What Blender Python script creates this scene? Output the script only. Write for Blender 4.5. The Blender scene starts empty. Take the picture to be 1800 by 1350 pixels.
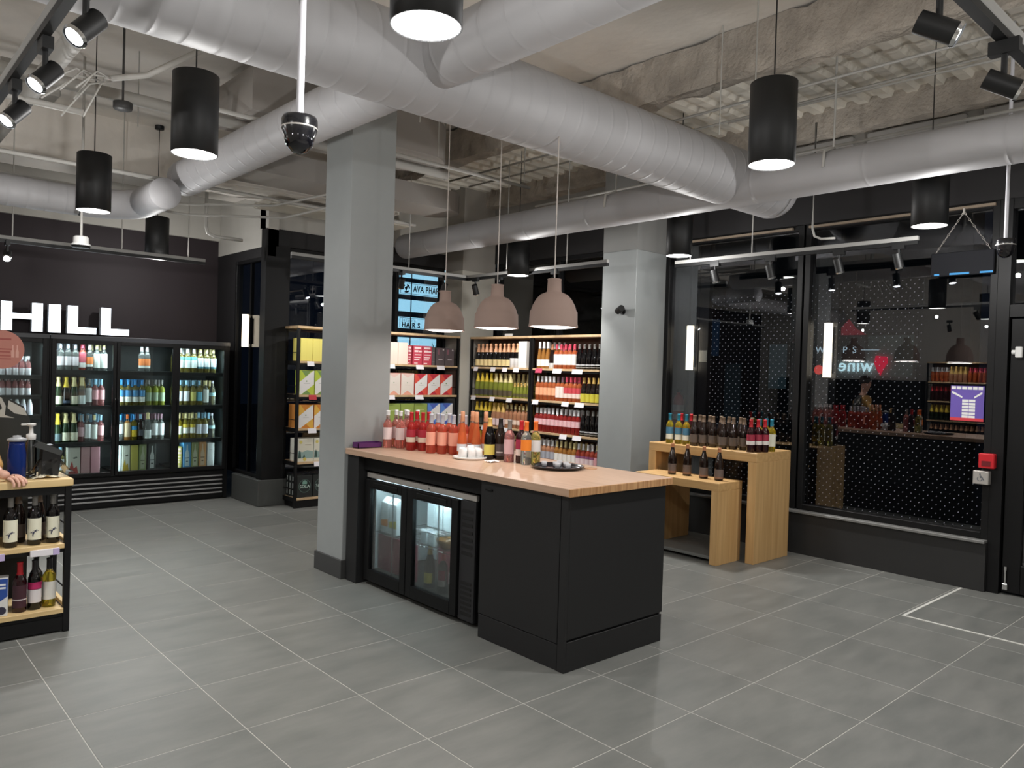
import bpy, math, random
from mathutils import Vector, Matrix
random.seed(7)
S = bpy.context.scene
COL = S.collection
PI = math.pi

# ------------------------------------------------------------------ camera
def make_camera():
    yaw, pitch, roll, f = 0.83666891, 0.01685619, 0.03002899, 1348.58
    cy, sy, cp, sp = math.cos(yaw), math.sin(yaw), math.cos(pitch), math.sin(pitch)
    F = Vector((cp*cy, cp*sy, -sp)); R = Vector((sy, -cy, 0)); U = R.cross(F)
    cr, sr = math.cos(roll), math.sin(roll)
    R2 = cr*R + sr*U; U2 = -sr*R + cr*U
    cd = bpy.data.cameras.new('camera'); cam = bpy.data.objects.new('camera', cd); COL.objects.link(cam)
    m = Matrix.Identity(4)
    for i in range(3):
        m[i][0] = R2[i]; m[i][1] = U2[i]; m[i][2] = -F[i]
    m[0][3], m[1][3], m[2][3] = 0, 0, 1.70
    cam.matrix_world = m
    cd.sensor_width = 36; cd.lens = f/1800*36; cd.clip_start = .02; cd.clip_end = 200
    S.camera = cam
make_camera()

# ------------------------------------------------------------------ world, view, exposure
w = bpy.data.worlds.new('night'); S.world = w; w.use_nodes = True
w.node_tree.nodes['Background'].inputs[0].default_value = (.10, .16, .30, 1)
w.node_tree.nodes['Background'].inputs[1].default_value = .03
S.view_settings.view_transform = 'Standard'; S.view_settings.look = 'None'
S.view_settings.gamma = 1; S.view_settings.use_curve_mapping = False
S.view_settings.exposure = 0.0
S.cycles.caustics_reflective = False
S.cycles.max_bounces = 10; S.cycles.transparent_max_bounces = 16
S.cycles.sample_clamp_indirect = 4.0

P_DOWN, P_FILL, P_BELL, P_SPOT = 106.0, 28.0, 4.2, 70.0     # lamp and added fill powers in watts

# ------------------------------------------------------------------ materials
MATS = {}
def srgb(h):
    if isinstance(h, str):
        h = h.lstrip('#'); c = [int(h[i:i+2], 16)/255 for i in (0, 2, 4)]
    else: c = [v/255 for v in h]
    return tuple(v/12.92 if v <= .04045 else ((v+.055)/1.055)**2.4 for v in c)
def mat(name, color=(200, 200, 200), rough=.5, metal=0, spec=.5, trans=0, emit=None, estr=0, noise=None, bump=None, sss=0, coat=0):
    """noise=(scale, amount) varies the colour, bump=(scale, strength) gives relief"""
    if name in MATS: return MATS[name]
    m = bpy.data.materials.new(name); m.use_nodes = True; nt = m.node_tree; b = nt.nodes['Principled BSDF']
    c = srgb(color)
    b.inputs['Base Color'].default_value = (*c, 1); b.inputs['Roughness'].default_value = rough
    b.inputs['Metallic'].default_value = metal; b.inputs['Specular IOR Level'].default_value = spec
    b.inputs['Transmission Weight'].default_value = trans; b.inputs['Coat Weight'].default_value = coat
    if trans: b.inputs['IOR'].default_value = 1.33
    if emit is not None:
        b.inputs['Emission Color'].default_value = (*srgb(emit), 1); b.inputs['Emission Strength'].default_value = estr
    tc = None
    if noise or bump:
        tc = nt.nodes.new('ShaderNodeTexCoord')
    if noise:
        n = nt.nodes.new('ShaderNodeTexNoise'); n.inputs['Scale'].default_value = noise[0]; n.inputs['Detail'].default_value = 6
        nt.links.new(tc.outputs['Object'], n.inputs['Vector'])
        mx = nt.nodes.new('ShaderNodeMix'); mx.data_type = 'RGBA'
        k = noise[1]
        mx.inputs['A'].default_value = (*[v*(1-k) for v in c], 1); mx.inputs['B'].default_value = (*[min(1, v*(1+k)) for v in c], 1)
        nt.links.new(n.outputs['Fac'], mx.inputs['Factor']); nt.links.new(mx.outputs['Result'], b.inputs['Base Color'])
    if bump:
        n2 = nt.nodes.new('ShaderNodeTexNoise'); n2.inputs['Scale'].default_value = bump[0]; n2.inputs['Detail'].default_value = 8
        nt.links.new(tc.outputs['Object'], n2.inputs['Vector'])
        bp = nt.nodes.new('ShaderNodeBump'); bp.inputs['Strength'].default_value = bump[1]; bp.inputs['Distance'].default_value = .02
        nt.links.new(n2.outputs['Fac'], bp.inputs['Height']); nt.links.new(bp.outputs['Normal'], b.inputs['Normal'])
    MATS[name] = m
    return m
def emit_mat(name, color, strength):
    if name in MATS: return MATS[name]
    m = bpy.data.materials.new(name); m.use_nodes = True; nt = m.node_tree; nt.nodes.remove(nt.nodes['Principled BSDF'])
    e = nt.nodes.new('ShaderNodeEmission'); e.inputs[0].default_value = (*srgb(color), 1); e.inputs[1].default_value = strength
    nt.links.new(e.outputs[0], nt.nodes['Material Output'].inputs[0]); MATS[name] = m
    return m
def glass_mat(name, tint=(255, 255, 255), gain=1.0, ior=1.5, rough=0.0):
    if name in MATS: return MATS[name]
    m = bpy.data.materials.new(name); m.use_nodes = True; nt = m.node_tree; nt.nodes.remove(nt.nodes['Principled BSDF'])
    t = nt.nodes.new('ShaderNodeBsdfTransparent'); t.inputs[0].default_value = (*srgb(tint), 1)
    g = nt.nodes.new('ShaderNodeBsdfGlossy'); g.inputs['Roughness'].default_value = rough
    fr = nt.nodes.new('ShaderNodeFresnel'); fr.inputs[0].default_value = ior
    mu = nt.nodes.new('ShaderNodeMath'); mu.operation = 'MULTIPLY'; mu.use_clamp = True; mu.inputs[1].default_value = gain
    mx = nt.nodes.new('ShaderNodeMixShader')
    nt.links.new(fr.outputs[0], mu.inputs[0]); nt.links.new(mu.outputs[0], mx.inputs[0])
    nt.links.new(t.outputs[0], mx.inputs[1]); nt.links.new(g.outputs[0], mx.inputs[2])
    nt.links.new(mx.outputs[0], nt.nodes['Material Output'].inputs[0]); MATS[name] = m
    return m
def wood_mat(name, c1, c2, scale=(2, 30, 30), rough=.45):
    if name in MATS: return MATS[name]
    m = bpy.data.materials.new(name); m.use_nodes = True; nt = m.node_tree; b = nt.nodes['Principled BSDF']
    tc = nt.nodes.new('ShaderNodeTexCoord'); mp = nt.nodes.new('ShaderNodeMapping'); mp.inputs['Scale'].default_value = scale
    n = nt.nodes.new('ShaderNodeTexNoise'); n.inputs['Scale'].default_value = 1.0; n.inputs['Detail'].default_value = 5
    r = nt.nodes.new('ShaderNodeValToRGB')
    r.color_ramp.elements[0].position = .3; r.color_ramp.elements[0].color = (*srgb(c1), 1)
    r.color_ramp.elements[1].position = .7; r.color_ramp.elements[1].color = (*srgb(c2), 1)
    nt.links.new(tc.outputs['Object'], mp.inputs['Vector']); nt.links.new(mp.outputs[0], n.inputs['Vector'])
    nt.links.new(n.outputs['Fac'], r.inputs[0]); nt.links.new(r.outputs[0], b.inputs['Base Color'])
    b.inputs['Roughness'].default_value = rough; MATS[name] = m
    return m
def tile_mat():
    m = bpy.data.materials.new('porcelain_tile'); m.use_nodes = True; nt = m.node_tree; b = nt.nodes['Principled BSDF']
    tc = nt.nodes.new('ShaderNodeTexCoord'); oi = nt.nodes.new('ShaderNodeObjectInfo')
    off = nt.nodes.new('ShaderNodeVectorMath'); off.operation = 'ADD'
    nt.links.new(tc.outputs['Object'], off.inputs[0]); nt.links.new(oi.outputs['Location'], off.inputs[1])
    mp = nt.nodes.new('ShaderNodeMapping'); mp.inputs['Scale'].default_value = (1.6, 5, 3)
    n = nt.nodes.new('ShaderNodeTexNoise'); n.inputs['Scale'].default_value = 1.6; n.inputs['Detail'].default_value = 8; n.inputs['Roughness'].default_value = .62
    nt.links.new(off.outputs[0], mp.inputs['Vector']); nt.links.new(mp.outputs[0], n.inputs['Vector'])
    add = nt.nodes.new('ShaderNodeMath'); add.operation = 'MULTIPLY_ADD'; add.inputs[1].default_value = .16
    nt.links.new(oi.outputs['Random'], add.inputs[0]); nt.links.new(n.outputs['Fac'], add.inputs[2])
    r = nt.nodes.new('ShaderNodeValToRGB')
    r.color_ramp.elements[0].position = .32; r.color_ramp.elements[0].color = (*srgb((101, 103, 100)), 1)
    r.color_ramp.elements[1].position = .85; r.color_ramp.elements[1].color = (*srgb((124, 124, 120)), 1)
    nt.links.new(add.outputs[0], r.inputs[0]); nt.links.new(r.outputs[0], b.inputs['Base Color'])
    rr = nt.nodes.new('ShaderNodeMapRange'); rr.inputs['To Min'].default_value = .36; rr.inputs['To Max'].default_value = .50
    nt.links.new(n.outputs['Fac'], rr.inputs['Value']); nt.links.new(rr.outputs[0], b.inputs['Roughness'])
    b.inputs['Specular IOR Level'].default_value = .5
    MATS['tile'] = m
    return m

BLK = mat('black_powder_coat', (12, 12, 13), .5, spec=.3)
BLKM = mat('black_matte_laminate', (26, 26, 27), .55, noise=(40, .12))
BLKW = mat('black_painted_wall', (20, 18, 20), .7)
WHITE = mat('white_plastic', (228, 228, 226), .4)
TAG = mat('paper_tag', (235, 232, 236), .6)
STEEL = mat('brushed_steel', (196, 192, 186), .4, metal=.55)
CHROME = mat('chrome', (220, 220, 220), .12, metal=1)
DUCT = mat('painted_duct', (167, 166, 168), .55, bump=(6, .08), noise=(5, .05))
PIPE = mat('painted_pipe', (180, 178, 173), .55)
CONC = mat('painted_concrete', (232, 226, 218), .8, bump=(7, .5), noise=(3, .14))
SPRAY = mat('sprayed_fireproofing', (172, 164, 154), .95, bump=(30, 1.0), noise=(6, .45))
DECK = mat('painted_steel_deck', (226, 219, 208), .75, bump=(14, .5), noise=(4, .35))
GREYP = mat('grey_column_paint', (150, 154, 154), .5, noise=(8, .04))
GREYD = mat('dark_grey_paint', (132, 132, 130), .6)
TAUPE = mat('taupe_paint', (190, 186, 176), .6)
OAK = wood_mat('oak_veneer', (190, 150, 98), (212, 174, 120), (26, 26, 1.2))
OAKH = wood_mat('oak_veneer_long', (190, 150, 98), (212, 174, 120), (26, 1.2, 26))
BAMBOO = wood_mat('bamboo_worktop', (182, 150, 126), (200, 170, 147), (40, 1.5, 40), .35)
PINE = wood_mat('pale_shelf_board', (188, 158, 120), (212, 184, 146), (12, 12, 12))
WIN = glass_mat('window_glass', (225, 228, 232), 2.6, 1.5)
FGL = glass_mat('cooler_door_glass', (242, 248, 248), .8, 1.5)
CLEAR = glass_mat('clear_plastic', (225, 228, 230), 2.2, 1.45, .05)

# ------------------------------------------------------------------ mesh helpers
class MB:
    def __init__(s): s.v, s.f, s.m, s.sm = [], [], [], []
    def add(s, vs, fs, mi=0, smooth=False):
        o = len(s.v); s.v += [tuple(v) for v in vs]
        for f in fs: s.f.append([i+o for i in f]); s.m.append(mi); s.sm.append(smooth)
        return s
    def box(s, x0, x1, y0, y1, z0, z1, mi=0, bev=0):
        if x0 > x1: x0, x1 = x1, x0
        if y0 > y1: y0, y1 = y1, y0
        if z0 > z1: z0, z1 = z1, z0
        b = min(bev, (x1-x0)*.4, (y1-y0)*.4, (z1-z0)*.4)
        if b <= 0:
            vs = [(x, y, z) for z in (z0, z1) for y in (y0, y1) for x in (x0, x1)]
            return s.add(vs, [(0, 2, 3, 1), (4, 5, 7, 6), (0, 1, 5, 4), (2, 6, 7, 3), (0, 4, 6, 2), (1, 3, 7, 5)], mi)
        # chamfered box: 24 verts
        vs, idx = [], {}
        for sx in (0, 1):
            for sy in (0, 1):
                for sz in (0, 1):
                    X, Y, Z = (x0, x1)[sx], (y0, y1)[sy], (z0, z1)[sz]
                    dx, dy, dz = (b, -b)[sx], (b, -b)[sy], (b, -b)[sz]
                    for ax, p in ((0, (X, Y+dy, Z+dz)), (1, (X+dx, Y, Z+dz)), (2, (X+dx, Y+dy, Z))):
                        idx[sx, sy, sz, ax] = len(vs); vs.append(p)
        g = lambda a, b_, c, ax: idx[a, b_, c, ax]
        fs = [(g(0,0,0,0), g(0,0,1,0), g(0,1,1,0), g(0,1,0,0)), (g(1,0,0,0), g(1,1,0,0), g(1,1,1,0), g(1,0,1,0)),
              (g(0,0,0,1), g(1,0,0,1), g(1,0,1,1), g(0,0,1,1)), (g(0,1,0,1), g(0,1,1,1), g(1,1,1,1), g(1,1,0,1)),
              (g(0,0,0,2), g(0,1,0,2), g(1,1,0,2), g(1,0,0,2)), (g(0,0,1,2), g(1,0,1,2), g(1,1,1,2), g(0,1,1,2))]
        for a in (0, 1):
            for c in (0, 1):
                fs.append((g(0,a,c,1), g(1,a,c,1), g(1,a,c,2), g(0,a,c,2)))
                fs.append((g(a,0,c,0), g(a,1,c,0), g(a,1,c,2), g(a,0,c,2)))
                fs.append((g(a,c,0,0), g(a,c,1,0), g(a,c,1,1), g(a,c,0,1)))
        for a in (0, 1):
            for c in (0, 1):
                for d in (0, 1): fs.append((g(a,c,d,0), g(a,c,d,1), g(a,c,d,2)))
        return s.add(vs, fs, mi)
    def lathe(s, prof, n=16, mi=0, c=(0, 0, 0), smooth=True, axis=2, a0=0, a1=2*PI):
        full = abs(a1-a0-2*PI) < 1e-6
        k = n if full else n+1
        vs = []
        for r, z in prof:
            for i in range(k):
                a = a0+(a1-a0)*i/n
                p = (r*math.cos(a), r*math.sin(a), z)
                if axis == 0: p = (p[2], p[0], p[1])
                elif axis == 1: p = (p[1], p[2], p[0])
                vs.append((p[0]+c[0], p[1]+c[1], p[2]+c[2]))
        fs = []
        for j in range(len(prof)-1):
            for i in range(n):
                i2 = (i+1) % k if full else i+1
                fs.append((j*k+i, j*k+i2, (j+1)*k+i2, (j+1)*k+i))
        return s.add(vs, fs, mi, smooth)
    def cyl(s, p0, p1, r, n=10, mi=0, r1=None, caps=True):
        p0, p1 = Vector(p0), Vector(p1); d = (p1-p0)
        q = d.to_track_quat('Z', 'Y'); r1 = r if r1 is None else r1
        vs = []
        for p, rr in ((p0, r), (p1, r1)):
            for i in range(n):
                a = 2*PI*i/n; vs.append(p+q @ Vector((rr*math.cos(a), rr*math.sin(a), 0)))
        s.add(vs, [(i, (i+1) % n, n+(i+1) % n, n+i) for i in range(n)], mi, True)
        if caps: s.add(vs[:n], [tuple(range(n))[::-1]], mi); s.add(vs[n:], [tuple(range(n))], mi)
        return s
    def tube(s, pts, r, n=8, mi=0):
        pts = [Vector(p) for p in pts]; rings = []
        for i, p in enumerate(pts):
            d = (pts[min(i+1, len(pts)-1)]-pts[max(i-1, 0)])
            q = d.to_track_quat('Z', 'Y')
            rings += [p+q @ Vector((r*math.cos(2*PI*k/n), r*math.sin(2*PI*k/n), 0)) for k in range(n)]
        fs = [(j*n+k, j*n+(k+1) % n, (j+1)*n+(k+1) % n, (j+1)*n+k) for j in range(len(pts)-1) for k in range(n)]
        fs.append(tuple(range(n))[::-1]); fs.append(tuple((len(pts)-1)*n+k for k in range(n)))
        return s.add(rings, fs, mi, True)
    def poly(s, pts, mi=0): return s.add(pts, [tuple(range(len(pts)))], mi)
    def prism(s, pts2, h, plane='xz', at=0, mi=0):
        """extrude a 2-D outline by h along the missing axis, starting at 'at'"""
        def P(a, b, t): return {'xz': (a, t, b), 'yz': (t, a, b), 'xy': (a, b, t)}[plane]
        n = len(pts2); vs = [P(a, b, at) for a, b in pts2]+[P(a, b, at+h) for a, b in pts2]
        s.add(vs, [tuple(range(n)), tuple(range(n, 2*n))[::-1]]+[(i, n+i, n+(i+1) % n, (i+1) % n) for i in range(n)], mi)
        return s
    def mesh(s, name, mats):
        me = bpy.data.meshes.new(name); me.from_pydata(s.v, [], s.f)
        for m in (mats if isinstance(mats, (list, tuple)) else [mats]): me.materials.append(m)
        me.polygons.foreach_set('material_index', s.m); me.polygons.foreach_set('use_smooth', s.sm)
        me.update(); return me
    def build(s, name, mats, parent=None, loc=(0, 0, 0), rz=0):
        return put(name, s.mesh(name, mats), parent, loc, rz)
def put(name, me, parent=None, loc=(0, 0, 0), rz=0):
    o = bpy.data.objects.new(name, me); COL.objects.link(o); o.location = loc; o.rotation_euler = (0, 0, rz)
    if parent: o.parent = parent
    return o
def tag(o, label=None, cat=None, group=None, kind=None):
    if label: o['label'] = label
    if cat: o['category'] = cat
    if group: o['group'] = group
    if kind: o['kind'] = kind
    return o
def thing(name, label, cat, loc=(0, 0, 0), rz=0, group=None):
    o = bpy.data.objects.new(name, None); COL.objects.link(o); o.location = loc; o.rotation_euler = (0, 0, rz)
    o.empty_display_size = .1
    return tag(o, label, cat, group)
def struct(o): o['kind'] = 'structure'; return o
def copy_tree(o, parent=None):
    c = o.copy(); COL.objects.link(c); c.parent = parent
    for ch in list(o.children): copy_tree(ch, c)
    return c
def light(name, kind, loc, energy, color=(1, 1, 1), radius=.1, target=None, cone=80, blend=.6, size=None):
    d = bpy.data.lights.new(name, kind); d.energy = energy; d.color = color
    if kind in ('POINT', 'SPOT'): d.shadow_soft_size = radius
    if kind == 'SPOT': d.spot_size = math.radians(cone); d.spot_blend = blend
    if kind == 'AREA':
        d.shape = 'RECTANGLE'; d.size, d.size_y = size
    o = bpy.data.objects.new(name, d); COL.objects.link(o); o.location = loc
    if target is not None: o.rotation_euler = (Vector(target)-Vector(loc)).to_track_quat('-Z', 'Y').to_euler()
    return o
def text_mesh(s, size=.1, extrude=.002, align='LEFT', space=1.0, bold=0):
    c = bpy.data.curves.new('text', 'FONT'); c.body = s; c.size = size; c.extrude = extrude; c.align_x = align; c.space_character = space
    c.resolution_u = 3; c.offset = bold
    o = bpy.data.objects.new('text', c); COL.objects.link(o)
    dg = bpy.context.evaluated_depsgraph_get(); me = bpy.data.meshes.new_from_object(o.evaluated_get(dg))
    bpy.data.objects.remove(o); bpy.data.curves.remove(c)
    return me
def text(name, s, m, parent, loc, rot, size, extrude=.002, align='LEFT', space=1.0, scale=(1, 1, 1), bold=0):
    me = text_mesh(s, size, extrude, align, space, bold); me.materials.clear(); me.materials.append(m)
    o = put(name, me, parent, loc); o.rotation_euler = rot; o.scale = scale
    return o
ORD = ['first', 'second', 'third', 'fourth', 'fifth', 'sixth', 'seventh', 'eighth', 'ninth', 'tenth', 'eleventh', 'twelfth', 'thirteenth',
       'fourteenth', 'fifteenth', 'sixteenth', 'seventeenth', 'eighteenth', 'nineteenth', 'twentieth']
RXZ = (PI/2, 0, 0)              # text facing -y
RYZ = (PI/2, 0, -PI/2)          # text facing -x
RPX = (PI/2, 0, PI/2)           # text facing +x

# ------------------------------------------------------------------ the room shell
ZC = 4.35
floor = struct(MB().box(-3.3, 8.2, -4.6, 10.4, -.12, -.0012).build('floor', mat('tile_grout', (176, 174, 168), .8)))
def build_tiles():
    tm = tile_mat(); s = .60026; g = .0022
    me = MB().box(g, s-g, g, s-g, -.0085, 0, bev=.0012).mesh('floor_tile', tm)
    rest = MB()
    for i in range(-6, 12):
        for j in range(-7, 17):
            x, y = .29195+s*i, 5.22545-s*(j-8)-s*1
            cx, cy = x+s/2, y+s/2
            # the direction of the room the photograph looks into (a wide wedge from the camera's spot)
            ang = math.degrees(math.atan2(cy, cx)); d = math.hypot(cx, cy)
            near = cx*.669+cy*.743
            vis = 8 < ang < 90 and near > 2.6 and cx < 7.2 and (cy < 9.55 if cx < 3.9 else cy < 8.8)
            if vis:
                put('floor_tile', me, floor, (x, y, 0))
            else:
                rest.box(x+g, x+s-g, y+g, y+s-g, -.0085, 0)
    tag(rest.build('floor_tile_field', tm, floor), kind='stuff')
build_tiles()

struct(MB().box(-3.3, 5.2, -4.6, 10.4, ZC, ZC+.2).build('ceiling', CONC))
def ribbed_deck():
    m = MB(); y = -4.6
    pts = []
    while y < 9.0:                                   # trapezoid ribs running along x
        pts += [(y, 4.26), (y+.085, 4.26), (y+.105, 4.215), (y+.19, 4.215)]; y += .21
    n = len(pts)
    vs = [(5.2, a, b) for a, b in pts]+[(7.4, a, b) for a, b in pts]
    m.add(vs, [(i, i+1, n+i+1, n+i) for i in range(n-1)])
    m.box(5.2, 7.4, -4.6, 9.0, 4.34, 4.4)
    return struct(m.build('ceiling_deck', DECK))
ribbed_deck()
def lumpy_beam(name, x0, x1, y0, y1, z0, z1, m, step=.12, amp=.018, seed=1):
    """a sprayed beam: a box with an uneven skin"""
    rnd = random.Random(seed); b = MB(); alongx = (x1-x0) > (y1-y0)
    L = (x1-x0) if alongx else (y1-y0); n = max(2, int(L/step)); rings = []
    for i in range(n+1):
        t = i/n
        for a, z in ((0, z1), (0, z0+.5*(z1-z0)), (0, z0), (.35, z0), (.7, z0), (1, z0), (1, z0+.5*(z1-z0)), (1, z1)):
            da, dz = rnd.uniform(-amp, amp), rnd.uniform(-amp, amp)
            if alongx: rings.append((x0+t*L, y0+a*(y1-y0)+da, z+dz))
            else: rings.append((x0+a*(x1-x0)+da, y0+t*L, z+dz))
    fs = [(i*8+k, i*8+k+1, i*8+9+k, i*8+8+k) for i in range(n) for k in range(7)]
    fs += [tuple(range(8)), tuple(n*8+k for k in range(8))]
    b.add(rings, fs); return struct(b.build(name, m))
lumpy_beam('ceiling_beam', 5.12, 5.30, -4.5, 8.7, 3.98, 4.33, SPRAY, seed=3)
lumpy_beam('ceiling_beam', 6.98, 7.3, -4.5, 8.7, 4.0, 4.3, SPRAY, .12, .012, seed=4)
lumpy_beam('ceiling_beam', 2.9, 5.2, 7.9, 8.5, 3.55, 4.4, CONC, .3, .008, seed=5)
lumpy_beam('ceiling_beam', -3.2, 2.4, 5.2, 5.75, 4.0, 4.4, CONC, .3, .006, seed=6)
lumpy_beam('ceiling_beam', -3.2, 5.1, 9.3, 9.75, 3.75, 4.4, CONC, .3, .006, seed=7)

# walls
UPW = mat('pale_upper_wall', (176, 173, 166), .8, noise=(3, .08))
MAR = mat('dark_maroon_wall', (36, 27, 31), .7)
struct(MB().box(-3.3, 4.0, 10.25, 10.4, 0, 3.3).build('wall_back', MAR))
struct(MB().box(-3.3, 4.0, 10.2, 10.4, 3.3, ZC).build('wall_back_upper', UPW))
struct(MB().box(-3.4, -3.25, -4.6, 10.4, 0, ZC).build('wall_left', mat('warm_white_wall', (190, 186, 180), .8)))
struct(MB().box(-3.4, 8.2, -4.7, -4.55, 0, ZC).build('wall_front', mat('warm_white_wall', (190, 186, 180), .8)))
# jog beside the coolers: window_3 at x = 3.92
jog = struct(MB().box(3.92, 4.05, 8.72, 10.3, 3.1, ZC).build('wall_jog', UPW))
m = MB(); m.box(3.92, 4.02, 9.66, 10.3, .32, 3.1); m.box(3.92, 4.02, 8.72, 9.66, 2.98, 3.1); struct(m.build('wall_jog_pier', BLKW))
struct(MB().box(3.86, 4.75, 8.70, 9.49, 0, .315, bev=.006).build('baseboard_jog', mat('charcoal_tile_plinth', (72, 74, 72), .5, noise=(9, .12))))
# back-right wall, window_4 over the shelves: y = 8.80
m = MB(); m.box(3.92, 7.4, 8.80, 8.95, 3.32, ZC); struct(m.build('wall_back_right', UPW))
m = MB(); m.box(3.95, 5.80, 8.80, 8.9, 0, .35); m.box(5.80, 7.4, 8.80, 8.9, 0, .35); m.box(3.92, 7.4, 8.78, 8.9, 3.12, 3.32)
struct(m.build('wall_back_right_plinth', BLKW))
struct(MB().box(3.90, 4.20, 8.72, 8.86, .315, 3.3).build('pillar_black', BLK))
# the window wall on the right
struct(MB().box(7.12, 7.45, 2.03, 5.37, 0, .40).build('wall_right', mat('black_curb', (40, 40, 40), .5, noise=(12, .1))))
led = MB().box(7.08, 7.40, 2.03, 5.37, .40, .425, bev=.004); struct(led.build('trim_1', mat('grey_sill', (120, 120, 118), .4)))
struct(MB().box(7.18, 7.42, -4.6, 8.8, 3.22, 3.78).build('wall_right_header', BLKW))
struct(MB().box(7.16, 7.44, -4.6, 8.8, 3.78, ZC).build('wall_right_upper', mat('grey_block', (150, 148, 143), .85, noise=(4, .2))))
for y0 in (-.6, .35, 1.3, 2.25, 3.2, 4.15):          # the grey recessed panels over the header
    struct(MB().box(7.10, 7.18, y0+.05, y0+.87, 3.82, 3.98, bev=.01).build('trim_2', mat('grey_panel', (150, 148, 145), .7)))
struct(MB().box(7.2, 7.42, 5.86, 8.8, 0, .45).build('wall_right_far', BLKW))
struct(MB().box(7.2, 7.42, -4.6, 1.0, 0, 3.22).build('wall_right_near', BLKW))

# columns
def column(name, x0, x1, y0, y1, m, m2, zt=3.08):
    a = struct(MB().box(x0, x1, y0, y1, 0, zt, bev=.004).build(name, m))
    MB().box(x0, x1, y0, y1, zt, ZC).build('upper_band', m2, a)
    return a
p1 = column('pillar', 3.11, 3.52, 5.415, 5.83, GREYP, GREYP, ZC-.002)
MB().box(3.095, 3.535, 5.40, 5.845, 0, .15, bev=.003).build('plinth', mat('dark_base_tile', (62, 62, 62), .5), p1)
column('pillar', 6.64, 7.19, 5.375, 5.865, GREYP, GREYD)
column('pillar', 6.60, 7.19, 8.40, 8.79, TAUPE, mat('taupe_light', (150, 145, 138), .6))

# ------------------------------------------------------------------ windows
def window(name, axis, at, a0, a1, z0, z1, fr=.05, dep=.10, mull=(), transom=None):
    """a window in a plane; axis 'x' = plane x=at spanning y a0..a1, axis 'y' = plane y=at spanning x a0..a1"""
    def bx(b, p0, p1, q0, q1, d0=-dep/2, d1=dep/2):
        if axis == 'x': return b.box(at+d0, at+d1, p0, p1, q0, q1, bev=.003)
        return b.box(p0, p1, at+d0, at+d1, q0, q1, bev=.003)
    f = MB(); bx(f, a0, a0+fr, z0, z1); bx(f, a1-fr, a1, z0, z1); bx(f, a0+fr, a1-fr, z0, z0+fr); bx(f, a0+fr, a1-fr, z1-fr, z1)
    o = struct(f.build(name, BLK))
    bx(MB(), a0+fr, a1-fr, z0+fr, z1-fr, -.003, .003).build('pane', WIN, o)
    for q in mull: bx(MB(), q-.02, q+.02, z0+fr, z1-fr).build('mullion', BLK, o)
    return o
W1 = window('window_1', 'x', 7.22, 3.72, 5.37, .425, 3.22, .055, .12)
W2 = window('window_2', 'x', 7.22, 2.03, 3.70, .425, 3.22, .055, .12)
W3 = window('window_3', 'x', 3.96, 8.86, 9.66, .315, 2.98, .04, .08)
for c in W3.children:
    if c.name.startswith('pane'): c.data.materials[0] = glass_mat('narrow_window_glass', (225, 228, 232), .1)
W4 = window('window_4', 'y', 8.86, 4.20, 6.60, .35, 3.12, .05, .1, mull=(5.80,))
W5 = window('window_5', 'x', 7.28, 5.87, 8.40, .45, 3.22, .05, .1, mull=(7.15,))
# beige bars at the window heads, their colour standing in for warm reflected light
for y0, y1 in ((3.83, 5.02), (2.06, 3.66)):
    struct(MB().box(7.13, 7.17, y0, y1, 3.178, 3.20).build('trim_3', mat('warm_reflection_beige', (128, 114, 98), .5)))
# frosted tick marks printed on the two panes (nobody could count them)
def ticks(par, y0, y1, z0, z1, skip=None):
    b = MB(); r = 0; z = z0
    while z < z1:
        y = y0+(.035 if r % 2 else 0)
        while y < y1:
            if not (skip and skip(y, z)):
                s = .0048
                b.add([(7.214, y-s*.9, z), (7.214, y+s, z), (7.214, y-s*.9, z+s*1.9)], [(0, 1, 2)])
            y += .07
        z += .0365; r += 1
    tag(b.build('frosted_tick_marks', mat('frosted_print', (150, 156, 168), .6), par), kind='stuff')
ticks(W1, 3.79, 4.80, .5, 2.55)
ticks(W2, 2.10, 3.64, .5, 2.62, lambda y, z: y < 2.62 and z > 1.22)

# door at the far right
dr = MB(); dr.box(7.16, 7.30, 1.94, 2.03, 0, 3.22); dr.box(7.17, 7.29, .98, 1.94, 2.26, 2.36); dr.box(7.17, 7.29, .98, 1.94, 3.14, 3.22); dr.box(7.16, 7.30, .9, .98, 0, 3.22)
door = struct(dr.build('door_1', BLK))
lf = MB()
for q in ((1.80, 1.93, .02, 2.25), (.99, 1.12, .02, 2.25), (1.12, 1.80, .02, .25), (1.12, 1.80, 2.12, 2.25), (1.12, 1.80, .98, 1.06)): lf.box(7.20, 7.26, *q, bev=.004)
leaf = lf.build('door_leaf', BLK, door)
MB().box(7.228, 7.233, 1.12, 1.80, .25, 2.12).build('door_pane', WIN, leaf)
MB().box(7.228, 7.233, .98, 1.94, 2.36, 3.14).build('transom_pane', WIN, door)
b = MB(); b.cyl((7.185, 1.90, .05), (7.185, 1.90, .22), .009); b.box(7.175, 7.20, 1.88, 1.92, .04, .09, bev=.004); b.cyl((7.185, 1.90, .2), (7.185, 1.90, .23), .015)
b.build('floor_bolt', CHROME, leaf)
b = MB(); b.box(7.165, 7.20, 1.84, 1.89, 1.93, 2.02, bev=.006); b.cyl((7.185, 1.89, 1.975), (7.185, 1.915, 1.975), .02)
b.build('door_sensor', WHITE, leaf, )
# mat well in the floor in front of the door: white metal frame
mw = MB(); mw.box(5.885, 5.905, -.6, 2.20, 0, .004); mw.box(5.905, 7.10, 2.18, 2.20, 0, .004)
struct(mw.build('trim_4', mat('white_metal_strip', (214, 214, 208), .4)))

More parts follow.
